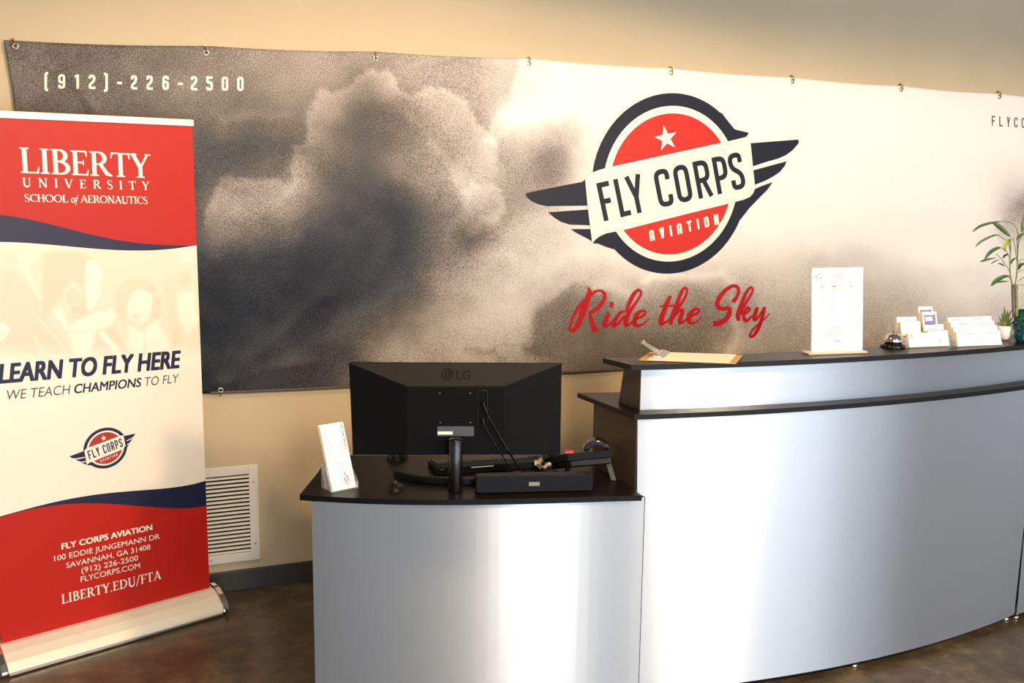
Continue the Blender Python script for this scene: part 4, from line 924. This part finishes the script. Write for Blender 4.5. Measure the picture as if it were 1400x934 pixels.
def speaker():
    a, b_ = level(650.5, 676.5, ZD), level(811, 672.8, ZD); u = b_-a; L_ = np.linalg.norm(u); u /= L_; n = np.array([-u[1], u[0], 0]); n = n if n @ EN > 0 else -n
    r = thing('speaker_bar', tuple((a+b_)/2), 'long low dark grey speaker bar at the front of the desk', 'speaker')
    H = .0535
    pts = rr([(0, .003), (L_, .003), (L_, H), (0, H)], .009, True, 5)[:-1]
    m_ = MB(); m_.extrude([a+u*x+EZ*z+n*.006 for x, z in pts], n*.042); m_.build('body', 'black_plastic', r, bevel=.002)
    m_ = MB(); m_.extrude([a+u*(.002+x*(L_-.004)/L_)+EZ*(.002+z*.95) for x, z in pts], n*.0065); m_.build('cloth_grille', 'speaker_cloth', r, bevel=.001)
    m_ = MB(); o = a+u*(L_*.447)-n*.0014+EZ*.0235; m_.frame_box(o, u*.0335, n*.0016, EZ*.0125); pt = m_.build('name_plate', 'plate_grey', r)
    m_ = MB(); 
    for i, (h0, h1) in enumerate([(.3, .7)]*6):
        m_.frame_box(o+u*(.005+.004*i)+EZ*.0125*h0-n*.0003, u*.0026, n*.0004, EZ*.0125*(h1-h0))
    m_.build('plate_marks', 'ink_pale', pt)
    for s_ in (.03, L_-.03):
        m_ = MB(); q = a+u*s_+n*.03; m_.tube([q, q+EZ*.0035], .008, 10); m_.build('foot', 'black_plastic', r)
speaker()

def phone():
    f = level(840, 659, ZD); P = f-EX*.0+EN*.03
    r = thing('desk_phone', (f[0], f[1], ZD), 'black desk phone seen from behind, on the desk against the tall counter', 'phone')
    H = lambda x, y, d=0.: hit(x, y, P+EN*d, EN)
    a, b_ = H(775, 620.5), H(838, 615); u = (b_-a); w_ = np.linalg.norm(u); u /= w_
    dn = np.array([-.02, .14, -.045]); up = np.cross(u, dn); up /= np.linalg.norm(up); up = up if up[2] > 0 else -up
    m_ = MB(); m_.frame_box(a-up*.024, u*w_, dn, up*.024); m_.build('body', 'speaker_cloth', r, bevel=.004)
    m_ = MB(); m_.frame_box(a-up*.047+u*.008+EN*.012, u*(w_-.016), dn*.8, up*.023); m_.build('base', 'black_plastic', r, bevel=.004)
    c = (a+b_)/2
    for s_ in (.86, .12):
        q = a+u*w_*s_-up*.03+EN*.03; e = level(839, 658, ZD) if s_ > .5 else level(776, 652, ZD)+EN*.05; e = np.array([e[0], e[1], ZD+.002])
        m_ = MB(); d = e-q; m_.frame_box(q-EX*.009, EX*.018, EN*.006, d); m_.build('foot', 'dark_grey', r, bevel=.002)
    # handset lying across the cradle, its earpiece end curving up
    arc = [(math.cos(t), math.sin(t)) for t in np.linspace(0, PI, 17)]
    o = H(816, 616, .02)-EZ*.004; ro, ri = .043, .024; m_ = MB()
    pts = [o+EX*ro*x+EZ*ro*.85*y for x, y in arc]+[o+EX*ri*x+EZ*ri*.8*y for x, y in arc[::-1]]; m_.extrude(pts, EN*.05); m_.build('handset', 'black_gloss', r, bevel=.003)
    m_ = MB(); q = H(772, 620.5, -.002); m_.frame_box(q+EZ*.0015, EX*.027, EN*.03-EZ*.004, EZ*.006+EX*.002); m_.build('sticky_tab', 'sticky_pink', r, label='bright pink sticky tab')
    # coiled cord heap at its left
    pts = []; c0 = level(752, 648, ZD)+EN*.05
    for t in np.linspace(0, 5*2*PI, 120): pts.append(c0+EX*(.022*math.cos(t*.9)+.006*math.sin(t*.37))+EN*.02*math.sin(t)+EZ*(.006+.011*t/6+.004*math.sin(2.3*t)))
    m_ = MB(); m_.tube(pts, .0035, 6); tag(m_.build('cable', 'black_plastic'), 'tangled heap of black cord on the desk beside the desk phone', 'cable')
phone()
def note():
    a = level(731, 645, ZD)+EN*.008; m_ = MB(); rows = []
    for j in range(6):
        rows.append([a+EX*(.009*i)+EN*(.006*j-.001*i)+EZ*(.018+.008*math.sin(i*1.3+j)+.006*math.sin(2.1*j)+(.012 if j > 3 else 0)) for i in range(7)])
    m_.sheet(rows, 0, False); o = m_.build('paper_note', 'paper_stock'); o.modifiers.new('t', 'SOLIDIFY').thickness = .0006
    tag(o, 'crumpled cream paper slip sticking up behind the speaker bar', 'paper')
note()

def card_holder_desk():
    o = np.array([*level(453.8, 674.5, ZD)[:2], ZD]); ex = level(489.8, 667.2, ZD)-o; W_ = np.linalg.norm(ex); ex /= W_; ey = np.array([-ex[1], ex[0], 0])
    r = thing('card_holder', tuple(o+ex*W_/2+ey*.03), 'clear acrylic holder with long certificates on the corner of the low desk', 'card holder')
    t = .0022; D = .066
    m_ = MB(); m_.frame_box(o, ex*W_, ey*D, EZ*t)
    m_.frame_box(o+EZ*t, ex*W_, ey*t, EZ*.018)                                   # low front lip
    bk = ey*.018+EZ*.075; m_.extrude([o+ey*(D-.022)+EZ*t, o+ey*(D-.022)+ex*W_+EZ*t, o+ey*(D-.022)+ex*W_+bk, o+ey*(D-.022)+bk], ey*t)
    for s_ in (0, W_-t): m_.extrude([o+ex*s_+EZ*t, o+ex*s_+ey*D+EZ*t, o+ex*s_+ey*D+EZ*.075, o+ex*s_+ey*(D-.01)+EZ*.078, o+ex*s_+EZ*.022], ex*t)
    m_.build('tray', 'acrylic', r)
    # the stack: certificates standing on end, leaning back
    c0 = o+ex*.004+ey*.0045+EZ*.0035; best = None
    for lean in np.linspace(.0, .5, 51):
        for h in np.linspace(.15, .23, 41):
            q = c0+ey*h*math.sin(lean)+EZ*h*math.cos(lean); p = see(q); e = math.hypot(p[0]-436.5, p[1]-582)
            if best is None or e < best[0]: best = (e, lean, h)
    _, lean, h = best; print('cards', best)
    up = ey*math.sin(lean)+EZ*math.cos(lean); nn = np.cross(up, ex); nn = nn if nn @ ey > 0 else -nn; wc = W_-.009
    c = thing('certificate_stack', tuple(c0+ex*wc/2), 'stack of long cream gift certificates standing in the clear holder on the desk', 'certificates')
    for i, (d, dx, dh) in enumerate(((0, 0, 0), (.004, .0008, -.003), (.008, -.001, .002), (.012, .001, -.004))):
        m_ = MB(); m_.frame_box(c0+nn*d+ex*dx, ex*wc, nn*.0034, up*(h+dh)); m_.build('certificates', 'paper_cream' if i else 'paper', c)
    fr = lambda u, v, l=0.: c0+ex*wc*u+up*h*v-nn*(.0004+l)
    m_ = MB(); S = []
    for a, b_ in (((.22, .30), (.22, .97)), ((.42, .30), (.42, .97)), ((.62, .30), (.62, .97)), ((.80, .4), (.80, .72)), ((.22, .72), (.42, .72)), ((.22, .47), (.42, .47)), ((.42, .38), (.80, .40)), ((.42, .30), (.97, .33)), ((.6, .07), (.6, .30))): S.append(([a, b_], [.008, .008]))
    strokes_mesh(m_, S, lambda x, y, l: fr(x, y, l), 1e-6)
    for i, (u, v, q) in enumerate(((.12, .5, .2), (.12, .75, .12), (.32, .6, .1), (.32, .86, .06), (.52, .8, .05), (.9, .14, .12))): m_.extrude([fr(u, v), fr(u+.02, v), fr(u+.02, v+q), fr(u, v+q)], -nn*.0001)
    m_.build('printed_rules', 'ink_pale', c)
    m_ = MB(); plain_text(m_, 'GIFT CERTIFICATE', fr(.86, .985), fr(.86, .58)-fr(.86, .985), fr(.94, .985)-fr(.86, .985), -nn, .0002, bold=.01); m_.build('title_lettering', 'ink', c)
    p0, p1 = np.array([.66, .25]), np.array([.80, .03])
    emblem(c, lambda u, v, l: fr(.60+.28*v+.06, .26-.22*u, .0003+l*.5), 'emblem', 'ink', 'emblem_red', 'paper', letters=False)
card_holder_desk()

# ------------------------------------------------------------------ on the transaction top
ZT_ = 1.10
def clipboard():
    P = [level(x, y, ZT_+.003) for x, y in ((873, 492.3), (1006, 497), (1015.5, 485.8), (911, 482))]
    # square it up: long side along the front edge
    a, b_ = P[0], P[1]; u = b_-a; L_ = np.linalg.norm(u); u /= L_; v = P[2]-P[1]; v = v-u*(v @ u)*.0; d = v/np.linalg.norm(v); Wd = np.linalg.norm(v)
    r = thing('clipboard', tuple((P[0]+P[2])/2), 'brown clipboard with a cream sheet lying on the left end of the counter top', 'clipboard')
    t = .003; base = ZT_+.001
    def at(s, w_, z): q = a+u*L_*s+d*Wd*w_; return np.array([q[0], q[1], base+z])
    m_ = MB(); m_.extrude([at(0, 0, 0), at(1, 0, 0), at(1, 1, 0), at(0, 1, 0)], EZ*t); m_.build('board', 'cork_board', r, bevel=.0008)
    m_ = MB(); m_.extrude([at(.09, .0, t+.0002), at(.93, .0, t+.0002), at(.93, .98, t+.0002), at(.09, .98, t+.0002)], EZ*.0014); tag(m_.build('paper_sheet', 'paper_cream'), 'blank cream sheet clamped under the silver clip of the clipboard', 'paper')
    m_ = MB(); m_.extrude([at(.13, .12, t+.0018), at(.24, .12, t+.0018), at(.24, .12, t+.004), at(.19, .12, t+.011), at(.13, .12, t+.012)], (at(.2, .88, 0)-at(.2, .12, 0))); m_.build('clip', 'alu', r, bevel=.001)
    m_ = MB(); h = at(.15, .5, .012)
    m_.tube([at(.15, .25, .012), at(.15, .75, .012)], .006, 10); m_.extrude([at(.15, .35, .014), at(.15, .65, .014), at(-.02, .60, .045), at(-.02, .40, .045)], EZ*.002+u*.002)
    m_.tube([at(-.02, .38, .046), at(-.02, .62, .046)], .004, 8); m_.build('lever', 'nickel', r)
clipboard()
def price_sign():
    A = level(1103.5, 485.0, ZT_); B = level(1183.5, 482.3, ZT_); u = B-A; L_ = np.linalg.norm(u); u /= L_; n = np.array([-u[1], u[0], 0]); n = n if n[1] > 0 else -n
    r = thing('sign_holder', tuple((A+B)/2), 'clear upright sign holder with a white price sheet on the counter', 'sign')
    m_ = MB(); m_.frame_box(A-n*.012+EZ*.0005, u*L_, n*.05, EZ*.006); m_.build('foot', 'acrylic_base', r, bevel=.001)
    P0 = (A+B)/2+n*.012; pn = n+EZ*-.10; pn /= np.linalg.norm(pn)
    H = lambda x, y: hit(x, y, P0+EZ*.007, pn)
    bl, br, tl = H(1109.6, 484), H(1178.8, 481.6), H(1114, 370.2); w_ = br-bl; w_[2] = 0; wl = np.linalg.norm(w_); w_ /= wl; up = np.cross(pn, w_); up = up if up[2] > 0 else -up; h = (tl-bl) @ up
    bl[2] = ZT_+.0068; h = h
    m_ = MB(); m_.frame_box(bl-w_*.002+pn*.0012, w_*(wl+.004), pn*.002, up*(h+.003)); m_.build('back_pane', 'acrylic', r)
    s = thing('price_sheet', tuple(bl+w_*wl/2), 'white printed price sheet standing in the clear sign holder', 'paper')
    m_ = MB(); m_.frame_box(bl, w_*wl, pn*.0008, up*h); m_.build('sheet', 'paper', s)
    fr = lambda x, y, l=0.: bl+w_*wl*x+up*h*y-pn*(.0004+l)
    def bars(mb, rows):
        for x, y, q, t in rows: mb.extrude([fr(x, y), fr(x+q, y), fr(x+q, y+t), fr(x, y+t)], -pn*.0001)
    rnd = random.Random(4); m_ = MB(); R_ = []
    for i in range(13):
        y = .755-.0255*i
        for x0, n_, w0 in ((.13, 2, .045), (.30, 5, .05), (.70, 3, .03)):
            if x0 == .70 and i < 4: continue
            x = x0+rnd.uniform(-.01, .02)
            for k in range(n_): q = w0*rnd.uniform(.5, 1.1); R_.append((x, y, q, .007)); x += q+.012
    for i in range(2): R_.append((.12, .375-.027*i, .3, .006))
    bars(m_, R_); m_.build('table_rows', 'ink_pale', s)
    m_ = MB(); bars(m_, [(.17, .775, .05, .012), (.40, .775, .07, .014), (.74, .775, .05, .011)]+[(.42+.07*i, .93, .02, .01) for i in range(7)]); m_.build('table_heads', 'ink_grey', s)
    m_ = MB(); plain_text(m_, 'FLIGHT PRICING', fr(.37, .885), fr(.63, .885)-fr(.37, .885), fr(.37, .905)-fr(.37, .885), -pn, .0002); m_.build('title_lettering', 'ink_grey', s)
    m_ = MB(); bars(m_, [(.34-.05*min(i, 2), .285-.026*i, .22+.1*min(i, 2), .007) for i in range(5)]); m_.build('foot_note', 'ink_pink', s)
    m_ = MB(); bars(m_, [(.44, .105, .12, .028)]); m_.build('blue_badge', 'ink_blue', s)
    emblem(s, lambda u, v, l: fr(.06+.16*u, .905+.16*v*wl/h, .0003+l*.5), 'emblem', 'ink_grey', 'ink_pink', 'paper', letters=False)
mat('acrylic_base', rgb(236, 222, 190), .15, Transmission_Weight=.35)
price_sign()
def bell():
    c = level(1220.5, 474.6, ZT_); c[2] = ZT_
    r = thing('service_bell', tuple(c), 'small chrome service bell on a black base, on the counter', 'bell')
    m_ = MB(); m_.lathe([(0, .0005), (.0405, .0005), (.042, .003), (.040, .008), (.030, .014), (.024, .017), (0, .017)], c, 36); m_.build('base', 'black_gloss', r)
    m_ = MB(); m_.lathe([(.0305, .019), (.0315, .020), (.0312, .024), (.029, .032), (.024, .040), (.016, .0455), (.006, .048), (0, .048)], c, 36); m_.build('dome', 'chrome', r)
    m_ = MB(); m_.lathe([(.003, .017), (.003, .055), (.0055, .056), (.0065, .059), (.005, .062), (0, .063)], c, 16); m_.build('plunger', 'chrome', r)
bell()
CN = {'n': 0}
def rack(O, u, cols, tiers, cw, gap, dy, dz, lean, label, stacks, H_=.03):
    """clear stepped rack; each pocket holds a stack of its own"""
    n = np.array([-u[1], u[0], 0]); n = n if n[1] > 0 else -n
    up = n*math.sin(lean)+EZ*math.cos(lean); nn = np.cross(up, u); nn = nn if nn[1] > 0 else -nn
    W_ = cols*cw+(cols+1)*gap
    r = thing('card_rack', tuple(O+u*W_/2+n*.03), label, 'card holder')
    m_ = MB(); D = .02+tiers*dy+.02
    m_.frame_box(O+EZ*.0005, u*W_, n*D, EZ*.002)
    for k in range(tiers):
        b_ = O+n*(.004+k*dy)+EZ*(.0025+k*dz)
        m_.frame_box(b_-nn*.0005, u*W_, -nn*.0016, up*.012)                       # pocket lip
        m_.frame_box(b_+nn*.0118, u*W_, nn*.0016, up*(.036))                      # pocket back
        if k: m_.frame_box(b_, u*W_, n*.012, -EZ*.0014)
    for q in (0, W_-.0016): m_.extrude([O+u*q+EZ*.002, O+u*q+n*D+EZ*.002, O+u*q+n*D+EZ*(tiers*dz+.01), O+u*q+n*.006+EZ*.018], u*.0016)
    m_.build('stepped_tray', 'acrylic', r)
    for (c, k, w_, h, thick, kind, lb) in stacks:
        b_ = O+u*(gap+c*(cw+gap)+(cw-w_)/2)+n*(.0045+k*dy)+EZ*(.0035+k*dz)
        s = thing({'booklet': 'brochure_stack'}.get(kind, 'business_card_stack'), tuple(b_+u*w_/2), lb, 'brochures' if kind == 'booklet' else 'business cards', label.split(' with')[0]+' contents')
        m_ = MB(); m_.frame_box(b_+nn*.0012, u*w_, nn*(thick-.0012), up*h); m_.build('stack_body', 'paper_stock', s)
        m_ = MB(); m_.frame_box(b_, u*w_, nn*.0012, up*h); m_.build('front_card', 'paper', s)
        fr = lambda x, y, l=0.: b_+u*w_*x+up*h*y-nn*(.0002+l)
        def bar(x, y, q, t, mm, nm, l=0.):
            mb = MB(); mb.extrude([fr(x, y, l), fr(x+q, y, l), fr(x+q, y+t, l), fr(x, y+t, l)], -nn*.0001); mb.build(nm, mm, s)
        if kind == 'emblem': 
            mb = MB(); ring = ell(.16, .80, .055, .085, 0, 360, 16); strokes_mesh(mb, [(ring, [.03]*16)], lambda x, y, l: fr(x, y, l)); mb.build('round_mark', 'ink_grey', s); bar(.3, .45, .4, .03, 'ink_pale', 'text_line')
        elif kind == 'centre':
            mb = MB(); ring = ell(.52, .80, .055, .085, 0, 360, 16); strokes_mesh(mb, [(ring, [.03]*16)], lambda x, y, l: fr(x, y, l)); mb.build('round_mark', 'ink_grey', s)
        elif kind == 'name': 
            mb = MB()
            for i, q in enumerate((.11, .16, .09, .13)): x = .22+.155*i; mb.extrude([fr(x, .80), fr(x+q*.85, .80), fr(x+q*.85, .845), fr(x, .845)], -nn*.0001)
            mb.build('name_line', 'ink_grey', s); bar(.25, .6, .4, .025, 'ink_pale', 'text_line'); bar(.3, .3, .35, .02, 'ink_pale', 'small_text_line')
        elif kind == 'orange': bar(.38, .82, .22, .12, 'paper_stock', 'top_mark'); bar(.5, .28, .1, .1, 'ink_pale', 'text_mark'); bar(.53, .08, .08, .05, 'ink_grey', 'foot_mark')
        elif kind == 'sky': bar(0, .40, 1, .28, 'sky_print', 'sky_picture'); bar(.2, .7, .5, .05, 'ink_pale', 'text_line')
        elif kind == 'booklet': bar(.10, .30, .8, .62, 'photo_violet', 'cover_picture'); bar(.10, .30, .55, .2, 'photo_brown', 'cover_foreground', .0002); bar(.18, .62, .5, .16, 'paper', 'cover_title', .0002); bar(.12, .87, .7, .03, 'paper', 'cover_line', .0002)
def racks():
    a = level(1243.5, 476.5, ZT_); b_ = level(1300, 474.2, ZT_); u = b_-a; u /= np.linalg.norm(u)
    wl = np.linalg.norm(b_-a); cw = (wl-.006)/2-.001; O = np.array([a[0], a[1], ZT_])
    rack(O, u, 2, 4, cw, .002, .022, .0155, .27, 'clear stepped card rack with cards and brochures, right of the bell',
         [(0, 0, cw, .047, .010, 'emblem', 'white cards with a small round mark, front pocket next to the bell'), (1, 0, cw, .053, .010, 'orange', 'white cards with a small orange mark, in front of the sky blue cards'),
          (0, 2, cw, .050, .010, 'plain', 'plain white cards in the upper left pocket of the bell-side rack'), (0, 3, cw, .048, .010, 'centre', 'white cards with a round mark at top centre, rearmost left pocket'),
          (1, 1, cw*.98, .056, .008, 'sky', 'white and sky blue cards in front of the violet brochures'), (1, 2, cw*.72, .082, .012, 'booklet', 'front stack of small violet brochures in the card rack'), (1, 3, cw*.72, .082, .010, 'booklet', 'rear stack of small violet brochures, tallest in the card rack')])
    a = level(1310, 475.2, ZT_); b_ = level(1371, 472.6, ZT_); u = b_-a; u /= np.linalg.norm(u); wl = np.linalg.norm(b_-a); cw = (wl-.006)/2; O = np.array([a[0], a[1], ZT_])
    side = ('left', 'right'); rowname = ('front', 'second', 'third', 'rearmost')
    rack(O, u, 2, 4, cw, .002, .016, .0145, .27, 'clear stepped card rack with white business cards, left of the small white pot',
         [(c, k, cw, .050, .011, 'name', 'white name cards, %s row and %s column of the rack beside the white pot' % (rowname[k], side[c])) for k in range(4) for c in range(2)])
racks()

# ------------------------------------------------------------------ the two potted plants
PD = np.array([.371, .929, 0]); PD /= np.linalg.norm(PD)
def blade(mb, path, wid, fold=.35, roll=0., mi=0):
    """leaf blade with a keel: path points, greatest width"""
    P = catmull(path, 6); n = len(P); L_, C_, R_ = [], [], []
    for i, q in enumerate(P):
        t = P[min(i+1, n-1)]-P[max(i-1, 0)]; t = t/np.linalg.norm(t); s = np.cross(t, PD); s /= np.linalg.norm(s)+1e-9
        nrm = np.cross(s, t); s2 = s*math.cos(roll)+nrm*math.sin(roll); n2 = np.cross(s2, t)
        w_ = wid*math.sin(PI*min(1, (i/(n-1))**.8*.96+.03))**.85/2
        L_.append(q+s2*w_+n2*w_*fold); C_.append(q); R_.append(q-s2*w_+n2*w_*fold)
    mb.sheet([L_, C_, R_], mi)
def bamboo():
    base = level(1406, 467.5, ZT_); base[2] = ZT_; base = base+PD*.0
    r = thing('potted_bamboo', tuple(base), 'tall leafy lucky bamboo in a faceted teal pot at the right end of the counter', 'plant')
    C = base+EZ*.0; R0 = .052; h = .112; rows = []
    # faceted planter: rings of alternating points, raised to pyramids
    k = 10; zs = [0, .037, .075, h]; rad = [.040, .050, .054, .048]
    V, F = [], []
    for j, (z, q) in enumerate(zip(zs, rad)):
        for i in range(k):
            a = 2*PI*(i+.5*(j % 2))/k; V.append(C+np.array([q*math.cos(a), q*math.sin(a), z+.0005]))
    for j in range(3):
        for i in range(k):
            A0, A1 = j*k+i, j*k+(i+1) % k; sh = i if j % 2 == 0 else (i+1) % k
            B0 = (j+1)*k+i; Bm = (j+1)*k+((i-1) % k if j % 2 == 0 else (i+1) % k)
            tris = [(A0, A1, B0), (A0, B0, Bm)] if j % 2 == 0 else [(A0, A1, Bm), (A0, Bm, B0)]
            for t in tris:
                c = (V[t[0]]+V[t[1]]+V[t[2]])/3; o_ = c-C; o_[2] = 0; V.append(c+o_/np.linalg.norm(o_)*.0055); q = len(V)-1
                F += [(t[0], t[1], q), (t[1], t[2], q), (t[2], t[0], q)]
    m_ = MB(); m_.add(V, F); bm_o = m_.build('faceted_pot', 'pot_teal', r)
    bm = bmesh.new(); bm.from_mesh(bm_o.data); bmesh.ops.recalc_face_normals(bm, faces=bm.faces[:]); bm.to_mesh(bm_o.data); bm.free()
    m_ = MB(); m_.lathe([(0, .0), (.040, .0)], C+EZ*.001, 20); m_.lathe([(.046, 0), (0, .002)], C+EZ*(h-.012), 20); m_.build('soil', 'soil', r)
    g = lambda x, y, d=0.: hit(1320+x/4.915, 290+y/4.915, C-PD*.012+PD*d, PD)
    m_ = MB(); a = g(340, 665)
    m_.tube(catmull([g(344, 700), g(341, 600), g(337, 530), g(335, 485)], 5), [.0058]*16, 10); m_.build('green_cane', 'cane', r)
    m_ = MB(); m_.tube(catmull([g(322, 700, -.01), g(319, 620, -.01), g(316, 540, -.01), g(315, 485, -.01)], 5), .0038, 9); m_.build('brown_cane', 'cane_brown', r)
    def stem(pts, rad=.0016, d=0.):
        mb = MB(); mb.tube(catmull([g(x, y, d) for x, y in pts], 5), rad, 6); mb.build('shoot', 'cane', r)
    stem([(315, 490), (301, 420), (298, 330), (304, 240), (300, 180)], .0022, -.01); stem([(335, 490), (346, 400), (350, 300), (358, 200), (385, 140), (392, 20)], .0024)
    stem([(250, 62), (320, 80), (352, 140), (346, 200), (349, 300)]); stem([(215, 155), (265, 185), (292, 225), (300, 260)]); stem([(235, 242), (262, 246), (285, 280), (300, 320)], .0012, -.01)
    stem([(205, 280), (250, 325), (298, 400)], .0013, -.01); stem([(290, 432), (305, 460), (318, 520)], .0013, -.01); stem([(350, 410), (370, 395), (400, 388)], .0013); stem([(352, 470), (372, 450), (400, 435)], .0013); stem([(355, 490), (400, 490)], .0012); stem([(320, 175), (332, 230), (345, 330)], .0014); stem([(352, 350), (375, 320), (400, 318)], .0013)
    for pts, wd, d, mm in (([(45, 135), (100, 95), (180, 72), (252, 62)], .0100, -.03, 'leaf'), ([(178, 66), (230, 100), (275, 140), (304, 168)], .0165, .0, 'leaf'), ([(65, 235), (110, 195), (190, 157), (225, 156)], .0085, -.02, 'leaf'),
                           ([(128, 318), (165, 275), (210, 246), (246, 240)], .0155, -.02, 'leaf'), ([(98, 334), (145, 319), (208, 306)], .0085, .01, 'leaf'), ([(262, 272), (268, 222), (296, 190), (334, 174)], .0175, -.01, 'leaf_yellow'),
                           ([(172, 496), (206, 466), (255, 438), (300, 430)], .0190, -.02, 'leaf'), ([(195, 472), (240, 468), (295, 464)], .0070, .01, 'leaf'), ([(342, 190), (368, 158), (405, 146)], .0130, -.01, 'leaf'), ([(378, 135), (385, 80), (396, 15)], .0110, .0, 'leaf'),
                           ([(252, 312), (268, 292), (292, 284)], .0100, .01, 'leaf'), ([(218, 344), (245, 352), (268, 368)], .0060, .0, 'leaf'), ([(355, 390), (372, 356), (405, 344)], .0140, .01, 'leaf'), ([(300, 355), (318, 322), (340, 308)], .0080, .015, 'leaf'),
                           ([(170, 350), (200, 330), (230, 318)], .0050, .01, 'leaf'), ([(400, 390), (430, 370), (470, 390)], .012, .0, 'leaf'), ([(392, 30), (430, -10), (470, 0)], .014, .0, 'leaf'), ([(400, 145), (450, 120), (490, 150)], .014, .01, 'leaf'), ([(330, 545), (345, 520), (352, 490)], .009, -.005, 'leaf')):
        mb = MB(); n = len(pts); blade(mb, [g(x, y, d*(1-i/(n-1))) for i, (x, y) in enumerate(pts)], wd, roll=random.uniform(-.3, .3)); mb.build('leaf', mm, r)
bamboo()
def aloe():
    c = level(1373.5, 465.2, ZT_); c[2] = ZT_; c = c+PD*.008
    r = thing('potted_aloe', tuple(c), 'small spiky green aloe in a rounded white pot, beside the teal pot', 'plant')
    m_ = MB(); m_.lathe([(0, .0005), (.013, .0005), (.019, .007), (.0255, .022), (.0285, .038), (.029, .053), (.0275, .0535), (.0268, .048), (0, .048)], c, 36); m_.build('pot', 'pot_white', r)
    m_ = MB(); m_.lathe([(.0268, 0), (.014, .004), (0, .005)], c+EZ*.0455, 24); m_.build('soil', 'soil', r)
    g = lambda x, y, d=0.: hit(1320+x/4.915, 290+y/4.915, c+PD*d, PD)
    for pts, w_, d in (([(262, 755), (264, 690), (260, 628)], .0105, -.002), ([(270, 758), (288, 700), (318, 648)], .0120, -.008), ([(256, 758), (240, 730), (222, 698)], .008, -.01), ([(280, 760), (302, 725), (328, 690)], .0095, -.012),
                       ([(250, 760), (228, 745), (196, 748)], .007, -.01), ([(258, 758), (250, 705), (246, 676)], .009, .004), ([(276, 758), (282, 690), (284, 660)], .010, .006), ([(290, 762), (312, 745), (322, 728)], .008, .0)):
        mb = MB(); P = catmull([g(x, y, d*(i+.2)) for i, (x, y) in enumerate(pts)], 5); n = len(P)
        mb.tube(P, [w_/2*(1-(i/(n-1))**1.6)+.0004 for i in range(n)], 8); mb.build('leaf', 'aloe', r)
aloe()
